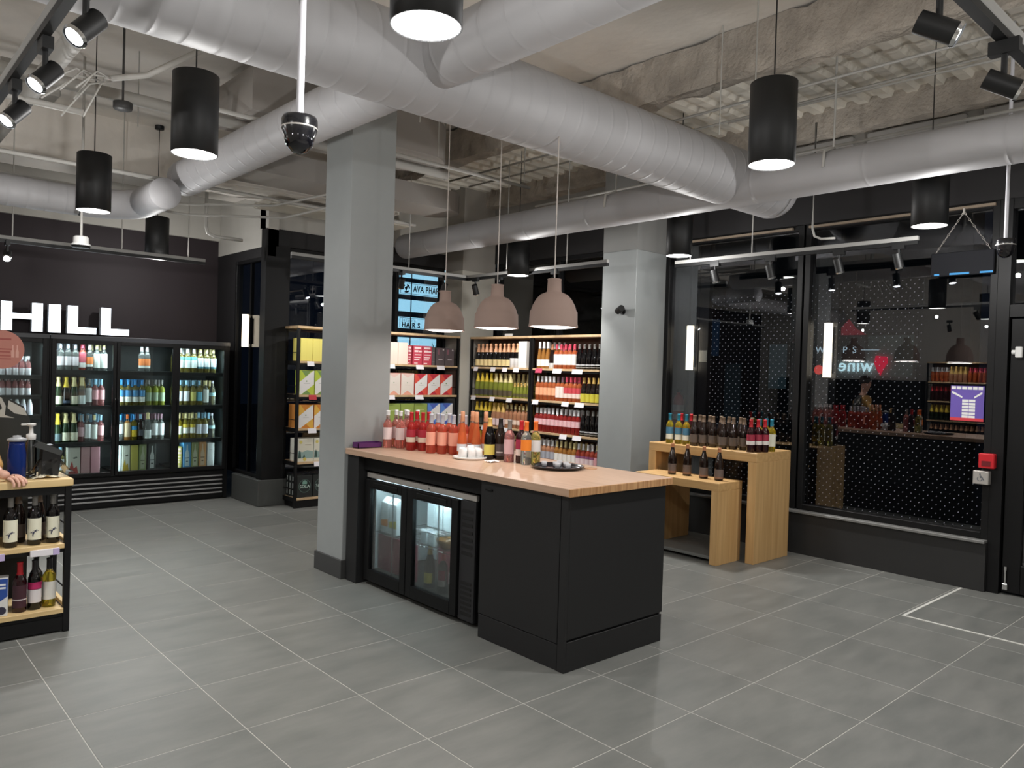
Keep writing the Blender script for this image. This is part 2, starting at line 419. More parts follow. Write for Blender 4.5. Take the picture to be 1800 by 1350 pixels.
# ------------------------------------------------------------------ ducts
def duct_profile(L, r, seam=.15, cap0=True, cap1=True, round1=False):
    p = []
    if cap0: p += [(0, 0), (r*.97, 0), (r, .01)]
    t = .0 if not cap0 else .02
    p.append((r, t)); t += seam*.6
    while t < L-.06:
        p += [(r, t-.02), (r, t-.001), (r+.0012, t+.001), (r+.0012, t+.006), (r, t+.008), (r, t+.03)]; t += seam
    p.append((r, L-.02))
    if cap1:
        if round1: p += [(r*.96, L+r*.12), (r*.8, L+r*.25), (r*.5, L+r*.34), (0, L+r*.38)]
        else: p += [(r*.985, L), (0, L)]
    return p
def xduct(name, label, x0, x1, y, z, r, **k):
    o = MB().lathe(duct_profile(x1-x0, r, **k), 40, axis=0).build(name, DUCT, None, (x0, y, z)); return tag(o, label, 'air duct')
def yduct(name, label, x, y0, y1, z, r, **k):
    o = MB().lathe(duct_profile(y1-y0, r, **k), 40, axis=1).build(name, DUCT, None, (x, y0, z)); return tag(o, label, 'air duct')
D1 = xduct('air_duct', 'largest white round air duct, running the length of the ceiling over the counter', -3.1, 6.42, 3.65, 3.40, .243, round1=True)
D2 = yduct('air_duct', 'white round branch duct crossing the largest duct above the grey pillar', 2.52, -4.4, 7.46, 3.41, .162, seam=.2)
D5 = yduct('air_duct', 'long white round duct running in front of the window wall', 5.70, -4.4, 8.5, 3.292, .157, seam=.9)
def elbow_duct():
    """a round duct coming along x and turning toward the room with an open capped end"""
    o = thing('elbow_duct', 'white elbow duct with a flat capped end near the cooler wall', 'air duct', (0, 0, 0))
    r, z, ye, xe = .138, 3.18, 8.15, 2.25
    MB().lathe(duct_profile(xe-.45+3.1, r, cap1=False), 32, axis=0).build('duct_run', DUCT, o, (-3.1, ye, z))
    b = MB(); n, rings = 28, []
    for i in range(9):
        a = (PI/2)*i/8; cx, cy = xe-.45, ye-.45
        c = Vector((cx+.45*math.sin(a), cy+.45*math.cos(a), z)); d = Vector((math.sin(a), math.cos(a), 0))
        rings += [c+r*(math.cos(2*PI*k/n)*d+math.sin(2*PI*k/n)*Vector((0, 0, 1))) for k in range(n)]
    b.add(rings, [(j*n+k, j*n+(k+1) % n, (j+1)*n+(k+1) % n, (j+1)*n+k) for j in range(8) for k in range(n)], 0, True)
    b.build('elbow', DUCT, o)
    b = MB(); b.lathe([(0, 0), (r*.985, 0), (r, .006), (r, .57), (0, .57)], 32, axis=1); b.build('capped_end', DUCT, o, (xe, 7.14, z))
    b.v  # noqa
    return o
elbow_duct()
# rectangular supply duct with a rounded nose behind the grey pillar
def rounded_box_duct(label, x0, x1, y0, y1, z0, z1):
    b = MB(); n = 10; ry = (y1-y0)/2; out = [(x0, y0), (x1-ry, y0)]
    out += [(x1-ry+ry*math.sin(PI*i/n), (y0+y1)/2-ry*math.cos(PI*i/n)) for i in range(1, n)]+[(x1-ry, y1), (x0, y1)]
    b.prism(out, z1-z0, 'xy', z0); return tag(b.build('box_duct', mat('grey_duct', (158, 153, 148), .7)), label, 'air duct')
rounded_box_duct('broad grey box duct with a rounded nose, high behind the pillar', 2.6, 4.75, 6.15, 6.9, 3.78, 4.14)
rounded_box_duct('lower grey box duct with a rounded nose, further behind the pillar', 2.7, 5.6, 7.05, 7.6, 3.52, 3.74)
tag(MB().box(3.6, 5.4, 7.95, 8.4, 3.44, 3.50, bev=.004).build('soffit_panel', mat('cream_panel', (205, 200, 188), .7)), 'cream flat soffit panel under the beam behind the pillar', 'panel')

# ------------------------------------------------------------------ conduits and sprinkler pipes
def pipe(label, pts, r=.014, name='ceiling_pipe', m=PIPE, n=8, cat='pipe', group=None):
    b = MB(); b.tube(pts, r, n); return tag(b.build(name, m), label, cat, group)
pipe('sprinkler pipe running toward the window wall beyond the box ducts', [(2.0, 6.02, 3.66), (5.6, 6.02, 3.66)], .018)
pipe('sprinkler pipe hung lower, running past the elbow duct end', [(-1.0, 7.7, 3.42), (5.3, 7.7, 3.42)], .02)
pipe('pale pipe with a hook bend above the left track', [(-.6, 4.3, 3.55), (1.62, 4.3, 3.55), (1.68, 4.3, 3.62), (1.86, 4.12, 3.9), (1.9, 4.1, 4.33)], .022)
pipe('thick pale main pipe across the ceiling near the coolers', [(-2.5, 6.55, 3.75), (4.9, 6.55, 3.75)], .05)
pipe('thin conduit above the big duct, near the steel deck', [(5.65, -1.5, 3.98), (5.65, 7.5, 3.98)], .012)
pipe('paired thin conduit along the steel deck', [(6.35, -1.0, 4.12), (6.35, 8.0, 4.12)], .012)
pipe('thin conduit sagging under the steel deck at right', [(6.1, -.5, 4.02), (6.05, 1.5, 3.96), (6.1, 2.6, 4.0), (6.2, 4.0, 4.05)], .01)
pipe('conduit running on top of the long window duct', [(6.15, -1.0, 3.62), (6.15, 6.5, 3.62)], .012)
pipe('dropping bent conduit in the corner over the coolers', [(3.2, 8.75, 3.74), (3.2, 8.75, 3.22), (3.22, 8.75, 3.15), (3.3, 8.75, 3.12), (3.62, 8.75, 3.12)], .02)
pipe('angled white conduit pair, upper run', [(1.2, 8.6, 3.42), (2.9, 8.6, 3.40), (3.6, 7.9, 3.40), (3.8, 6.4, 3.40)], .013)
pipe('angled white conduit pair, lower run', [(1.2, 8.75, 3.33), (3.0, 8.75, 3.32), (3.75, 7.95, 3.30), (3.9, 6.4, 3.32)], .013)
pipe('bent drop conduit feeding the window track', [(6.3, 3.20, 3.9), (6.3, 3.20, 3.0), (6.3, 3.18, 2.93), (6.3, 3.12, 2.90), (6.3, 3.0, 2.895)], .01)
pipe('down pipe with elbows at far left of the ceiling', [(.75, 5.85, 4.3), (.75, 5.85, 3.42), (.78, 5.85, 3.36), (1.3, 5.85, 3.36)], .022)
pipe('thick pale pipe running beside the upper left light track', [(1.08, .8, 3.56), (1.08, 8.2, 3.56)], .06)
def wires():
    b = MB()
    for k in range(7):
        a = k*.9; p0 = Vector((1.35+.05*math.cos(a), 5.55+.05*math.sin(a), 3.52)); e = Vector((1.05+.13*math.cos(a*1.3), 5.3+.2*math.sin(a*1.7), 3.18+.03*k))
        b.tube([p0, p0.lerp(e, .4)+Vector((0, 0, .07)), e], .006, 5)
    b.tube([(1.35, 5.55, 3.52), (1.6, 5.5, 3.6), (2.1, 5.2, 3.95)], .02, 6)
    return tag(b.build('cable_bundle', PIPE), 'tangle of pale loose cables hanging above the left pendant', 'cables')
wires()
def junction(label, loc):
    b = MB(); b.lathe([(0, 0), (.06, 0), (.065, .01), (.065, .05), (.03, .06), (0, .06)], 16); b.cyl((0, 0, .06), (0, 0, 4.34-loc[2]), .008)
    tag(b.build('ceiling_junction_box', mat('dark_metal', (60, 60, 60), .5), None, loc), label, 'junction box')
junction('small dark junction box above the second pendant from the left', (1.6, 6.05, 3.50))
b = MB(); b.box(-.2, .2, -.14, .14, 0, .2, bev=.01); b.cyl((-.2, 0, .1), (-.5, 0, .1), .03)
tag(b.build('sprinkler_valve_box', PIPE, None, (1.15, 6.9, 3.70)), 'pale valve box on the main pipe', 'valve box')
HANG = ((4.4, 2.65), (5.3, 1.35), (5.0, 3.3), (3.6, 5.2), (4.3, 5.9), (4.9, 6.6), (5.5, 6.0), (6.4, 1.5), (4.1, 1.7), (2.0, 7.1))
HW = ('above the near pendant', 'left of the near pendant', 'over the crossing of the ducts', 'beside the left bell cord', 'over the middle bell', 'behind the middle bell', 'at the far rack', 'in front of the window duct', 'over the near end of the counter', 'near the elbow duct')
for i, (x, y) in enumerate(HANG):
    z0 = 3.52 if i < 3 else 3.7
    tag(MB().cyl((x, y, z0), (x, y, 4.34), .005, 6).build('hanger_rod', PIPE), 'thin hanger rod dropping from the ceiling '+HW[i], 'hanger rod', 'thin hanger rods of the ceiling services')
# duct hanger straps over the long window duct
for y in (2.75, 4.9):
    b = MB(); b.tube([(5.54, y, 3.29), (5.55, y, 3.41), (5.70, y, 3.465), (5.84, y, 3.41), (5.86, y, 3.29)], .012, 6); b.cyl((5.70, y, 3.465), (5.70, y, 4.3), .008)
    tag(b.build('duct_hanger', PIPE), 'hanger strap around the long window duct, '+('near its right end' if y < 3 else 'beyond the crossing duct'), 'hanger')

# ------------------------------------------------------------------ lamps
LAMP = emit_mat('lamp_diffuser', (255, 252, 246), 9)
SPOTL = emit_mat('spot_lens', (250, 252, 255), 14)
BLACKL = mat('black_lamp_metal', (14, 15, 16), .5)
def pendant(label, x, y, group='black cylinder pendants', z=2.87, k=1.0, h=.45):
    o = thing('cylinder_pendant', label, 'pendant lamp', (x, y, z), 0, group)
    r = .125
    b = MB(); b.lathe([(r-.006, .03), (r-.004, 0), (r, .002), (r, h-.004), (r-.006, h), (0, h)], 32); b.build('shade', BLACKL, o)
    MB().lathe([(0, .004), (r-.006, .004)], 32).build('diffuser', LAMP, o)
    b = MB(); b.cyl((0, 0, h), (0, 0, ZC-z-.02), .004, 6); b.lathe([(.001, ZC-z-.04), (.05, ZC-z-.04), (.05, ZC-z)], 12); b.build('cord', BLACKL, o)
    light('pendant_light', 'SPOT', (x, y, z-.01), P_DOWN*k, (1, .99, .97), .11, (x, y, 0), 112, .9)
    light('upward_fill', 'POINT', (x, y, z-.13), P_FILL, (1, .985, .965), .02)  # bare point fill added below the shade to lift ducts and ceiling
    return o
pendant('black cylinder pendant nearest, cut by the top of the picture', 1.53, 2.19)
pendant('black cylinder pendant hanging left of the big duct, above the aisle', 1.56, 4.47, k=1.5)
pendant('black cylinder pendant near the elbow duct, second from the left', 1.60, 6.80, k=2.9)
pendant('black cylinder pendant in front of the cooler wall', 2.82, 9.20)
pendant('black cylinder pendant high above the near end of the counter', 3.86, 2.21)
pendant('black cylinder pendant in front of the right wine rack', 5.955, 6.55, z=2.80, h=.385)
pendant('black cylinder pendant before the window over the oak tables', 6.21, 4.51, k=1.7)
pendant('black cylinder pendant before the window near the door', 6.12, 2.20)
for x, y in ((3.86, -.2), (1.5, -.4), (-.9, 2.2), (-.9, 4.5), (-1.2, 6.8), (6.1, -.4), (-.9, -.4), (1.5, -2.6), (3.9, -2.6)):  # out-of-view pendants continuing the grid, added for ambient fill
    pendant('black cylinder pendant added for fill light, in the shop behind the viewer', x, y, 'added fill pendants behind the viewer', k=.62)

def bell(label, x, y, z, top=ZC-.01):
    o = thing('bell_pendant', label, 'pendant lamp', (x, y, z), 0, 'three mushroom coloured bell pendants over the counter')
    R = .158
    out = [(R, 0), (R*1.01, .008), (R*.985, .022), (R*.97, .10), (R*.93, .105), (R*.86, .14), (R*.72, .18), (R*.55, .208), (R*.30, .225), (.046, .232), (.043, .30), (.047, .306), (.043, .31), (.0, .312)]
    inn = [(R*.985, 0), (R*.95, .012), (R*.93, .10), (R*.82, .14), (R*.68, .175), (R*.5, .20), (.04, .215), (0, .216)]
    M = mat('mushroom_rubber', (150, 128, 118), .75)
    b = MB(); b.lathe(out, 40); b.lathe(inn[::-1], 40); b.lathe([(R*.985, 0), (R, 0)], 40); b.build('shade', M, o)
    b = MB(); b.lathe([(0, -.012), (R*.45, -.009), (R*.8, -.002), (R*.97, .006)], 32); b.build('diffuser', emit_mat('bell_diffuser', (255, 244, 236), 4), o)
    MB().cyl((0, 0, .31), (0, 0, top-z), .004, 6).build('cord', mat('grey_cord', (180, 172, 165), .6), o)
    a = light('bell_light', 'AREA', (x, y, z-.016), P_BELL, (1, .90, .83), 0, (x, y, 0), size=(.29, .29)); a.data.shape = 'DISK'
bell('mushroom bell pendant nearest the viewer, rightmost of the three', 3.50, 3.50, 1.99, 3.222)
bell('mushroom bell pendant in the middle of the three', 3.56, 4.13, 2.0)
bell('mushroom bell pendant farthest away, leftmost, beside the pillar', 3.62, 4.82, 2.0)

def spot(label, loc, target, bar_z, group, power=P_SPOT, cone=55, lit=True):
    """a black track head: mount, stem and tilted can"""
    o = thing('track_spotlight', label, 'spotlight', loc, 0, group)
    d = (Vector(target)-Vector(loc)).normalized(); h = bar_z-loc[2]
    b = MB(); b.box(-.02, .02, -.05, .05, h-.05, h); b.cyl((0, 0, .0), (0, 0, h-.03), .011, 8); b.build('stem', BLACKL, o)
    can = MB(); a, c = -d*.065, d*.065
    can.cyl(a, c, .036, 20, caps=False); can.cyl(a, a-d*.001, .036, 20); can.build('can', BLACKL, o)
    r = MB(); q = d.to_track_quat('Z', 'Y')
    for rr, z in ((.0358, .0),):
        n = 20; vs = [c+q @ Vector((rr*math.cos(2*PI*i/n), rr*math.sin(2*PI*i/n), 0)) for i in range(n)]+[c+q @ Vector((.042*math.cos(2*PI*i/n), .042*math.sin(2*PI*i/n), -.012)) for i in range(n)]
        r.add(vs, [(i, (i+1) % n, n+(i+1) % n, n+i) for i in range(n)], 0, True)
    r.build('rim', CHROME, o)
    n = 20; L = MB(); L.add([c-d*.006+q @ Vector((.031*math.cos(2*PI*i/n), .031*math.sin(2*PI*i/n), 0)) for i in range(n)], [tuple(range(n))])
    L.build('lens', SPOTL if lit else mat('dark_lens', (60, 60, 62), .2), o)
    if lit: light('track_light', 'SPOT', tuple(Vector(loc)+d*.09), power, (1, .96, .92), .04, tuple(target), cone, .7)
    return o
def bar(label, p0, p1, two_tone=True, hang=(), w=.035, group=None):
    """a pale channel with a black track under it, on hanger rods"""
    o = thing('track_rail', label, 'light track', p0, 0, group)
    p0, p1 = Vector(p0), Vector(p1); d = p1-p0; L = d.length; rz = math.atan2(d.y, d.x); o.rotation_euler = (0, 0, rz)
    MB().box(0, L, -w/2, w/2, 0, w, bev=.003).build('channel', mat('grey_channel', (150, 149, 146), .6), o)
    if two_tone: MB().box(.0, L, -w*.45, w*.45, -.032, 0).build('track', BLACKL, o)
    for t in hang: MB().cyl((t, 0, w), (t, 0, ZC-p0.z), .006, 6).build('rod', PIPE, o)
    return o
# left track (along y) with its white rail
bar('black light track with white rail, upper left', (.64, -1.5, 2.99), (.64, 6.2, 2.99), hang=(2.0, 4.5, 6.5), w=.04)
spot('track spotlight nearest, on the upper left track', (.645, 2.89, 2.80), (-.75, 2.35, 1.1), 2.96, 'spotlights on the upper left track', 40)
spot('track spotlight second nearest, on the upper left track', (.65, 3.54, 2.81), (-.75, 2.95, 1.1), 2.96, 'spotlights on the upper left track', 40)
spot('track spotlight farthest, on the upper left track', (.65, 4.18, 2.81), (-.75, 3.55, 1.1), 2.96, 'spotlights on the upper left track', 40)
# right track (along x)
bar('black light track with white rail, upper right corner', (1.6, .92, 2.99), (6.3, .92, 2.99), hang=(.6, 2.45, 4.2), w=.045)
spot('track spotlight left of the two, on the upper right track', (2.56, .915, 2.80), (3.45, -1.2, 1.6), 2.96, 'spotlights on the upper right track', 30)
spot('track spotlight right of the two, on the upper right track', (3.2, .915, 2.80), (4.15, -1.2, 1.6), 2.96, 'spotlights on the upper right track', 30)
# window, rack and cooler tracks
bar('pale track rail in front of the big window', (6.60, 2.45, 2.86), (6.60, 4.83, 2.86), hang=(1.5, 2.2))
bar('pale track rail before the right wine rack', (6.10, 5.32, 2.86), (6.10, 7.66, 2.86), hang=(.6, 1.6))
bar('pale track rail before the back shelves', (3.70, 7.66, 2.86), (6.10, 7.66, 2.86), hang=(.5, 1.5))
bar('pale track rail along the cooler wall', (-1.2, 9.0, 2.85), (3.29, 9.0, 2.85), hang=(2.6, 3.6, 4.3))
RG = 'spotlights aimed at the wine racks'
spot('spotlight in the rack corner, hanging lowest below the two rails', (6.06, 7.45, 2.70), (6.75, 7.75, 1.4), 2.85, RG, 33, 75)
spot('spotlight beside the left bell pendant cord', (5.72, 7.66, 2.70), (5.6, 8.5, 1.3), 2.85, RG, 33, 75)
spot('spotlight silhouetted against the blue directory sign', (5.10, 7.66, 2.70), (5.3, 8.5, 1.3), 2.85, RG, 33, 75)
spot('spotlight behind the middle bell pendant cord', (6.10, 7.05, 2.70), (6.85, 7.1, 1.4), 2.85, RG, 33, 75)
spot('spotlight above the right wine rack end', (6.10, 6.1, 2.70), (6.85, 6.15, 1.3), 2.85, RG, 36, 90)
spot('spotlight left of the grey pillar, over the yellow boxes', (4.14, 7.66, 2.70), (4.5, 8.5, 1.2), 2.85, RG, 33, 75)
WG = 'spotlights on the window rail'
for k, y in enumerate((4.35, 3.75, 3.1, 2.6)):
    spot('dark spotlight under the window rail, %s from left' % ORD[k], (6.60, y, 2.70), (6.95, y-.3, 1.0), 2.85, WG, 16, 50)
spot('bright spotlight at the far left over the cooler sign', (1.36, 9.0, 2.69), (1.15, 8.0, 1.9), 2.84, 'cooler wall spotlights', 25)
# round white sensor on a drop pole
o = thing('ceiling_sensor', 'white round sensor on a pole in front of the cooler wall', 'sensor', (1.70, 7.62, 2.68))
b = MB(); b.lathe([(0, .0), (.06, 0), (.074, .012), (.078, .022), (.072, .030), (.064, .034), (.062, .085), (.05, .095), (0, .095)], 24); b.build('body', WHITE, o)
MB().lathe([(.03, -.004), (.07, -.004), (.078, .012)], 24).build('ring', BLACKL, o)
MB().cyl((0, 0, .095), (0, 0, ZC-2.68), .011, 8).build('pole', PIPE, o)
# dome cameras
def dome(label, loc, s=1.0):
    o = thing('dome_camera', label, 'security camera', loc)
    b = MB(); b.lathe([(0, .075), (.062*s, .075), (.066*s, .065), (.066*s, .03), (.060*s, .012), (.056*s, 0)], 28); b.build('housing', mat('black_gloss_plastic', (22, 22, 26), .22, coat=.4), o)
    MB().lathe([(.0665*s, .036), (.068*s, .033), (.0665*s, .03)], 28).build('trim_ring', STEEL, o)
    b = MB(); b.lathe([(.056*s, 0)]+[(.056*s*math.cos(a), -.062*s*math.sin(a)) for a in [PI/2*i/8 for i in range(1, 9)]], 24); b.build('dome', mat('smoked_dome', (14, 14, 18), .06, coat=.5), o)
    MB().cyl((0, 0, .075), (0, 0, ZC-loc[2]), .014 if s == 1 else .012, 10).build('pole', mat('white_pole', (214, 214, 220), .4), o)
dome('black dome camera on a long white pole, left of the big duct', (1.33, 2.71, 2.555))
dome('small black dome camera on a white pole beside the door', (6.2, 1.72, 2.66), .95)

# ------------------------------------------------------------------ wall lamps, signs, fittings
TUBE = emit_mat('opal_tube', (255, 236, 205), 6)
def tube_lamp(label, x, y, z0, z1, face):
    o = thing('tube_lamp', label, 'wall lamp', (x, y, z0))
    h = z1-z0; b = MB()
    b.lathe([(0, .006), (.036, .006), (.04, .012), (.04, h-.012), (.036, h-.006), (0, h-.006)], 20); b.build('opal_tube', TUBE, o)
    b = MB(); b.lathe([(0, 0), (.043, 0), (.043, .012), (.0, .012)], 20); b.lathe([(0, h-.012), (.043, h-.012), (.043, h), (0, h)], 20)
    b.box(.036, .08, -.03, .03, .05, h-.05); b.build('bracket', BLK, o)
    return o
# slim black posts outside the glass carry the lamps
for k, (x, y) in enumerate(((7.46, 5.17), (7.46, 3.55))):
    tag(MB().box(x, x+.08, y-.06, y+.06, 0, 3.2, bev=.004).build('facade_post', mat('dark_grey_steel', (58, 58, 60), .5)), 'slim dark steel post outside, behind the %s tube lamp' % ('left' if k == 0 else 'right'), 'post')
tube_lamp('warm white tube lamp outside the first big window, beside the grey column', 7.39, 5.17, 1.76, 2.29, 'x')
tube_lamp('warm white tube lamp outside the second big window, beside the mullion', 7.39, 3.55, 1.72, 2.28, 'x')
tube_lamp('warm white tube lamp at the narrow window beside the coolers', 3.895, 9.26, 1.89, 2.31, 'x')
MB().box(3.95, 3.99, 9.24, 9.28, .36, 2.94).build('mullion', BLK, W3)

def hill_sign():
    W = emit_mat('sign_face', (236, 246, 255), 3.2); SIDE = mat('sign_return', (210, 215, 220), .5)
    grp = 'lit channel letters over the coolers'
    def letter(label, boxes):
        o = thing('sign_letter', label, 'sign letter', (boxes[0][0], 10.05, 2.0), 0, grp); x0 = boxes[0][0]
        f, s = MB(), MB()
        for a, b_, z0, z1 in boxes:
            f.box(a-x0, b_-x0, -.004, 0, z0-2.0, z1-2.0); s.box(a-x0, b_-x0, 0, .09, z0-2.0, z1-2.0)
        s.build('letter_return', SIDE, o); f.build('letter_face', W, o)
        b = MB(); b.box(.01, .05, .09, .2, .04, .08); b.build('bracket', BLK, o)
    Z0, Z1 = 1.985, 2.305; t = .105
    letter('white lit capital letter H, first in the sign', [(1.47, 1.47+t, Z0, Z1), (1.87-t, 1.87, Z0, Z1), (1.47+t, 1.87-t, 2.12, 2.18)])
    letter('white lit capital letter I, between H and L', [(1.93, 2.05, Z0, Z1)])
    letter('white lit capital letter L, beside the letter I', [(2.12, 2.12+t, Z0, Z1), (2.12+t, 2.42, Z0, Z0+.075)])
    letter('white lit capital letter L, last of the sign', [(2.47, 2.47+t, Z0, Z1), (2.47+t, 2.78, Z0, Z0+.075)])
    light('sign_wash', 'AREA', (2.1, 10.02, 2.15), 5, (.85, .93, 1), 0, (2.1, 9.0, 2.0), size=(1.3, .3))
hill_sign()

# a small lit sign hung on chains in the second window, seen from behind
o = thing('hanging_sign', 'dark hanging sign on two chains high in the window, blue lights along its edge', 'sign', (7.11, 2.29, 2.62))
MB().box(0, .03, -.24, .24, 0, .20, bev=.006).build('sign_back', mat('navy_sign_back', (9, 11, 20), .8), o)
for sy in (-1, 1):
    b = MB(); p0, p1 = Vector((.015, sy*.21, .20)), Vector((.015, 0, .53))
    for k in range(12):
        c = p0.lerp(p1, (k+.5)/12); d = (p1-p0).normalized()*.016; n_ = Vector((0, d.z, -d.y)).normalized()*.006 if k % 2 else Vector((.006, 0, 0))
        b.tube([c-d, c-d*.4+n_, c+d*.4+n_, c+d, c+d*.4-n_, c-d*.4-n_, c-d], .0022, 5)
    b.build('chain', STEEL, o)
b = MB(); b.box(.006, .03, -.006, .006, .515, .56); b.build('hook', STEEL, o)
b = MB()
for y0, y1 in ((.17, .21), (-.06, .09), (-.235, -.14)): b.box(-.003, .0, y0, y1, .006, .022)
b.build('blue_light', emit_mat('blue_led', (90, 170, 230), 1.0), o)
tag(MB().box(6.84, 6.87, 7.62, 7.76, 2.1605, 2.20, bev=.004).build('shelf_sign', WHITE), 'small white sign standing on top of the corner wine rack', 'sign')
# red alarm box, push plate, poster, sticker by the door
b = MB(); b.box(7.09, 7.155, 1.985, 2.10, 1.02, 1.14, bev=.006); o = tag(b.build('alarm_box', mat('alarm_red', (200, 32, 42), .4)), 'red fire alarm box on the door post', 'alarm box')
MB().box(7.086, 7.09, 2.01, 2.075, 1.04, 1.08).build('pull_plate', mat('dark_red', (110, 20, 26), .5), o)
b = MB(); b.box(7.085, 7.155, 2.02, 2.135, .885, .995, bev=.005); o = tag(b.build('push_plate', STEEL), 'square steel door push plate with a wheelchair symbol', 'push button')
def wheelchair(par):
    b = MB(); X = 7.083; cy, cz, s = 2.078, .94, .034
    P = lambda u, v: (X, cy-u*s, cz+v*s)
    def strip(pts, w_):
        for (u0, v0), (u1, v1) in zip(pts, pts[1:]):
            L = math.hypot(u1-u0, v1-v0); nx, ny = -(v1-v0)/L*w_, (u1-u0)/L*w_
            b.poly([P(u0+nx, v0+ny), P(u1+nx, v1+ny), P(u1-nx, v1-ny), P(u0-nx, v0-ny)])
    b.poly([P(-.1+.16*math.cos(a), .85+.16*math.sin(a)) for a in [2*PI*i/10 for i in range(10)]])
    strip([(-.1, .65), (-.05, .05), (.45, .05), (.65, -.5), (.85, -.45)], .08); strip([(-.08, .38), (.35, .38)], .06)
    strip([(-.15+.5*math.cos(a), -.3+.5*math.sin(a)) for a in [2.2+4.2*i/14 for i in range(15)]], .06)
    b.build('wheelchair_symbol', mat('symbol_blue_grey', (70, 80, 96), .5), par)
wheelchair(o)
def poster():
    o = tag(MB().box(7.195, 7.199, 2.105, 2.36, 1.395, 1.69).build('window_poster', mat('poster_purple', (104, 84, 170), .5)), 'purple poster with a white table of rows on the window beside the door', 'poster')
    f = MB(); X = 7.1935
    for i in range(6): f.poly([(X, 2.355-i*.041, 1.66), (X, 2.355-i*.041-.034, 1.66), (X, 2.355-i*.041-.034, 1.684), (X, 2.355-i*.041, 1.684)])
    for r in range(6):
        for c in range(2): f.poly([(X, 2.27-c*.052, 1.575-r*.027), (X, 2.222-c*.052, 1.575-r*.027), (X, 2.222-c*.052, 1.555-r*.027), (X, 2.27-c*.052, 1.555-r*.027)])
    f.poly([(X, 2.35, 1.645), (X, 2.27, 1.60), (X, 2.27, 1.585), (X, 2.35, 1.625)]); f.poly([(X, 2.12, 1.645), (X, 2.18, 1.60), (X, 2.18, 1.585), (X, 2.12, 1.625)])
    f.build('printed_table', WHITE, o)
    MB().poly([(X, 2.36, 1.395), (X, 2.105, 1.395), (X, 2.105, 1.42), (X, 2.36, 1.42)]).build('red_footer', mat('poster_red', (206, 60, 70), .5), o)
poster()
o = tag(MB().box(7.455, 7.4585, 4.985, 5.085, 1.87, 2.0).build('facade_notice', mat('paper_notice', (190, 190, 184), .6)), 'small pale notice on a post outside, beside the left tube lamp', 'notice')
tag(MB().box(7.46, 7.54, 4.98, 5.10, 0, 3.2).build('facade_post', MATS['dark_grey_steel']), 'dark post outside with a pale notice on it', 'post')
def extinguisher():
    o = thing('fire_extinguisher', 'red fire extinguisher outside the window beside the grey column', 'fire extinguisher', (7.36, 5.28, 1.06))
    MB().lathe([(0, 0), (.055, 0), (.06, .01), (.06, .36), (.045, .41), (.02, .43), (.02, .45), (0, .45)], 18).build('cylinder', mat('extinguisher_red', (180, 28, 34), .35), o)
    b = MB(); b.lathe([(.061, .14), (.061, .20)], 18); b.lathe([(.061, .24), (.061, .31)], 18); b.build('label_band', WHITE, o)
    b = MB(); b.box(-.02, .02, -.015, .015, .45, .49); b.box(-.01, .07, -.01, .01, .47, .485); b.build('valve', BLK, o)
    MB().box(.05, .08, -.03, .03, .0, .42).build('wall_bracket', BLK, o)
    tag(MB().box(7.42, 7.46, 5.22, 5.36, 0, 3.2).build('facade_post', MATS['dark_grey_steel']), 'dark post outside carrying the fire extinguisher', 'post')
extinguisher()
def wall_camera():
    o = thing('wall_spotlight', 'small black swivel spotlight on the face of the right grey column', 'spotlight', (6.64, 5.545, 2.40))
    b = MB(); b.cyl((0, 0, 0), (-.02, 0, 0), .035, 16); b.cyl((-.02, 0, 0), (-.07, -.01, .01), .012, 8); b.build('mount', BLK, o)
    b = MB(); b.cyl((-.06, .03, .0), (-.10, -.06, .03), .036, 16); b.build('head', BLK, o)
wall_camera()

# ------------------------------------------------------------------ bottles
PROF = {
 'bordeaux': [(0, 0), (.033, 0), (.037, .005), (.037, .182), (.035, .196), (.026, .212), (.0175, .226), (.0148, .240), (.0145, .290), (.0158, .292), (.0158, .3), (0, .3)],
 'burgundy': [(0, 0), (.036, 0), (.0405, .005), (.0405, .145), (.0375, .172), (.0295, .205), (.0215, .232), (.0165, .256), (.0150, .29), (.0162, .292), (.0162, .3), (0, .3)],
 'sparkling': [(0, 0), (.038, 0), (.0435, .006), (.0435, .135), (.0395, .170), (.0295, .212), (.0215, .245), (.0165, .272), (.0155, .288), (.0190, .302), (.0185, .314), (.010, .32), (0, .32)],
 'slender': [(0, 0), (.033, 0), (.0365, .006), (.0365, .105), (.0325, .15), (.0250, .20), (.0185, .25), (.0155, .29), (.0148, .335), (0, .335)],
 'mini': [(0, 0), (.026, 0), (.0285, .004), (.0285, .085), (.026, .105), (.0165, .145), (.0125, .165), (.0125, .19), (.0138, .192), (.0138, .2), (0, .2)],
}
HT = {k: v[-1][1] for k, v in PROF.items()}; RAD = {k: max(r for r, _ in v) for k, v in PROF.items()}
def gm(name, rgb, trans=.45, rough=.04):
    return mat('bottle_'+name, rgb, rough, trans=trans, spec=.5)
GC = {'black': ((14, 12, 13), 0), 'brown': ((34, 24, 20), 0), 'red': ((40, 8, 14), 0), 'green': ((28, 40, 26), 0), 'lgreen': ((176, 184, 78), .55), 'dgreen': ((44, 62, 40), .2),
      'rose': ((224, 106, 84), .62), 'pink': ((240, 158, 146), .7), 'deep': ((204, 62, 58), .62), 'orange': ((234, 130, 80), .6), 'amber': ((228, 164, 88), .6),
      'white': ((224, 212, 128), .85), 'yellow': ((216, 196, 66), .8), 'clear': ((232, 238, 234), .9), 'peach': ((238, 176, 136), .6), 'blush': ((226, 160, 160), .75)}
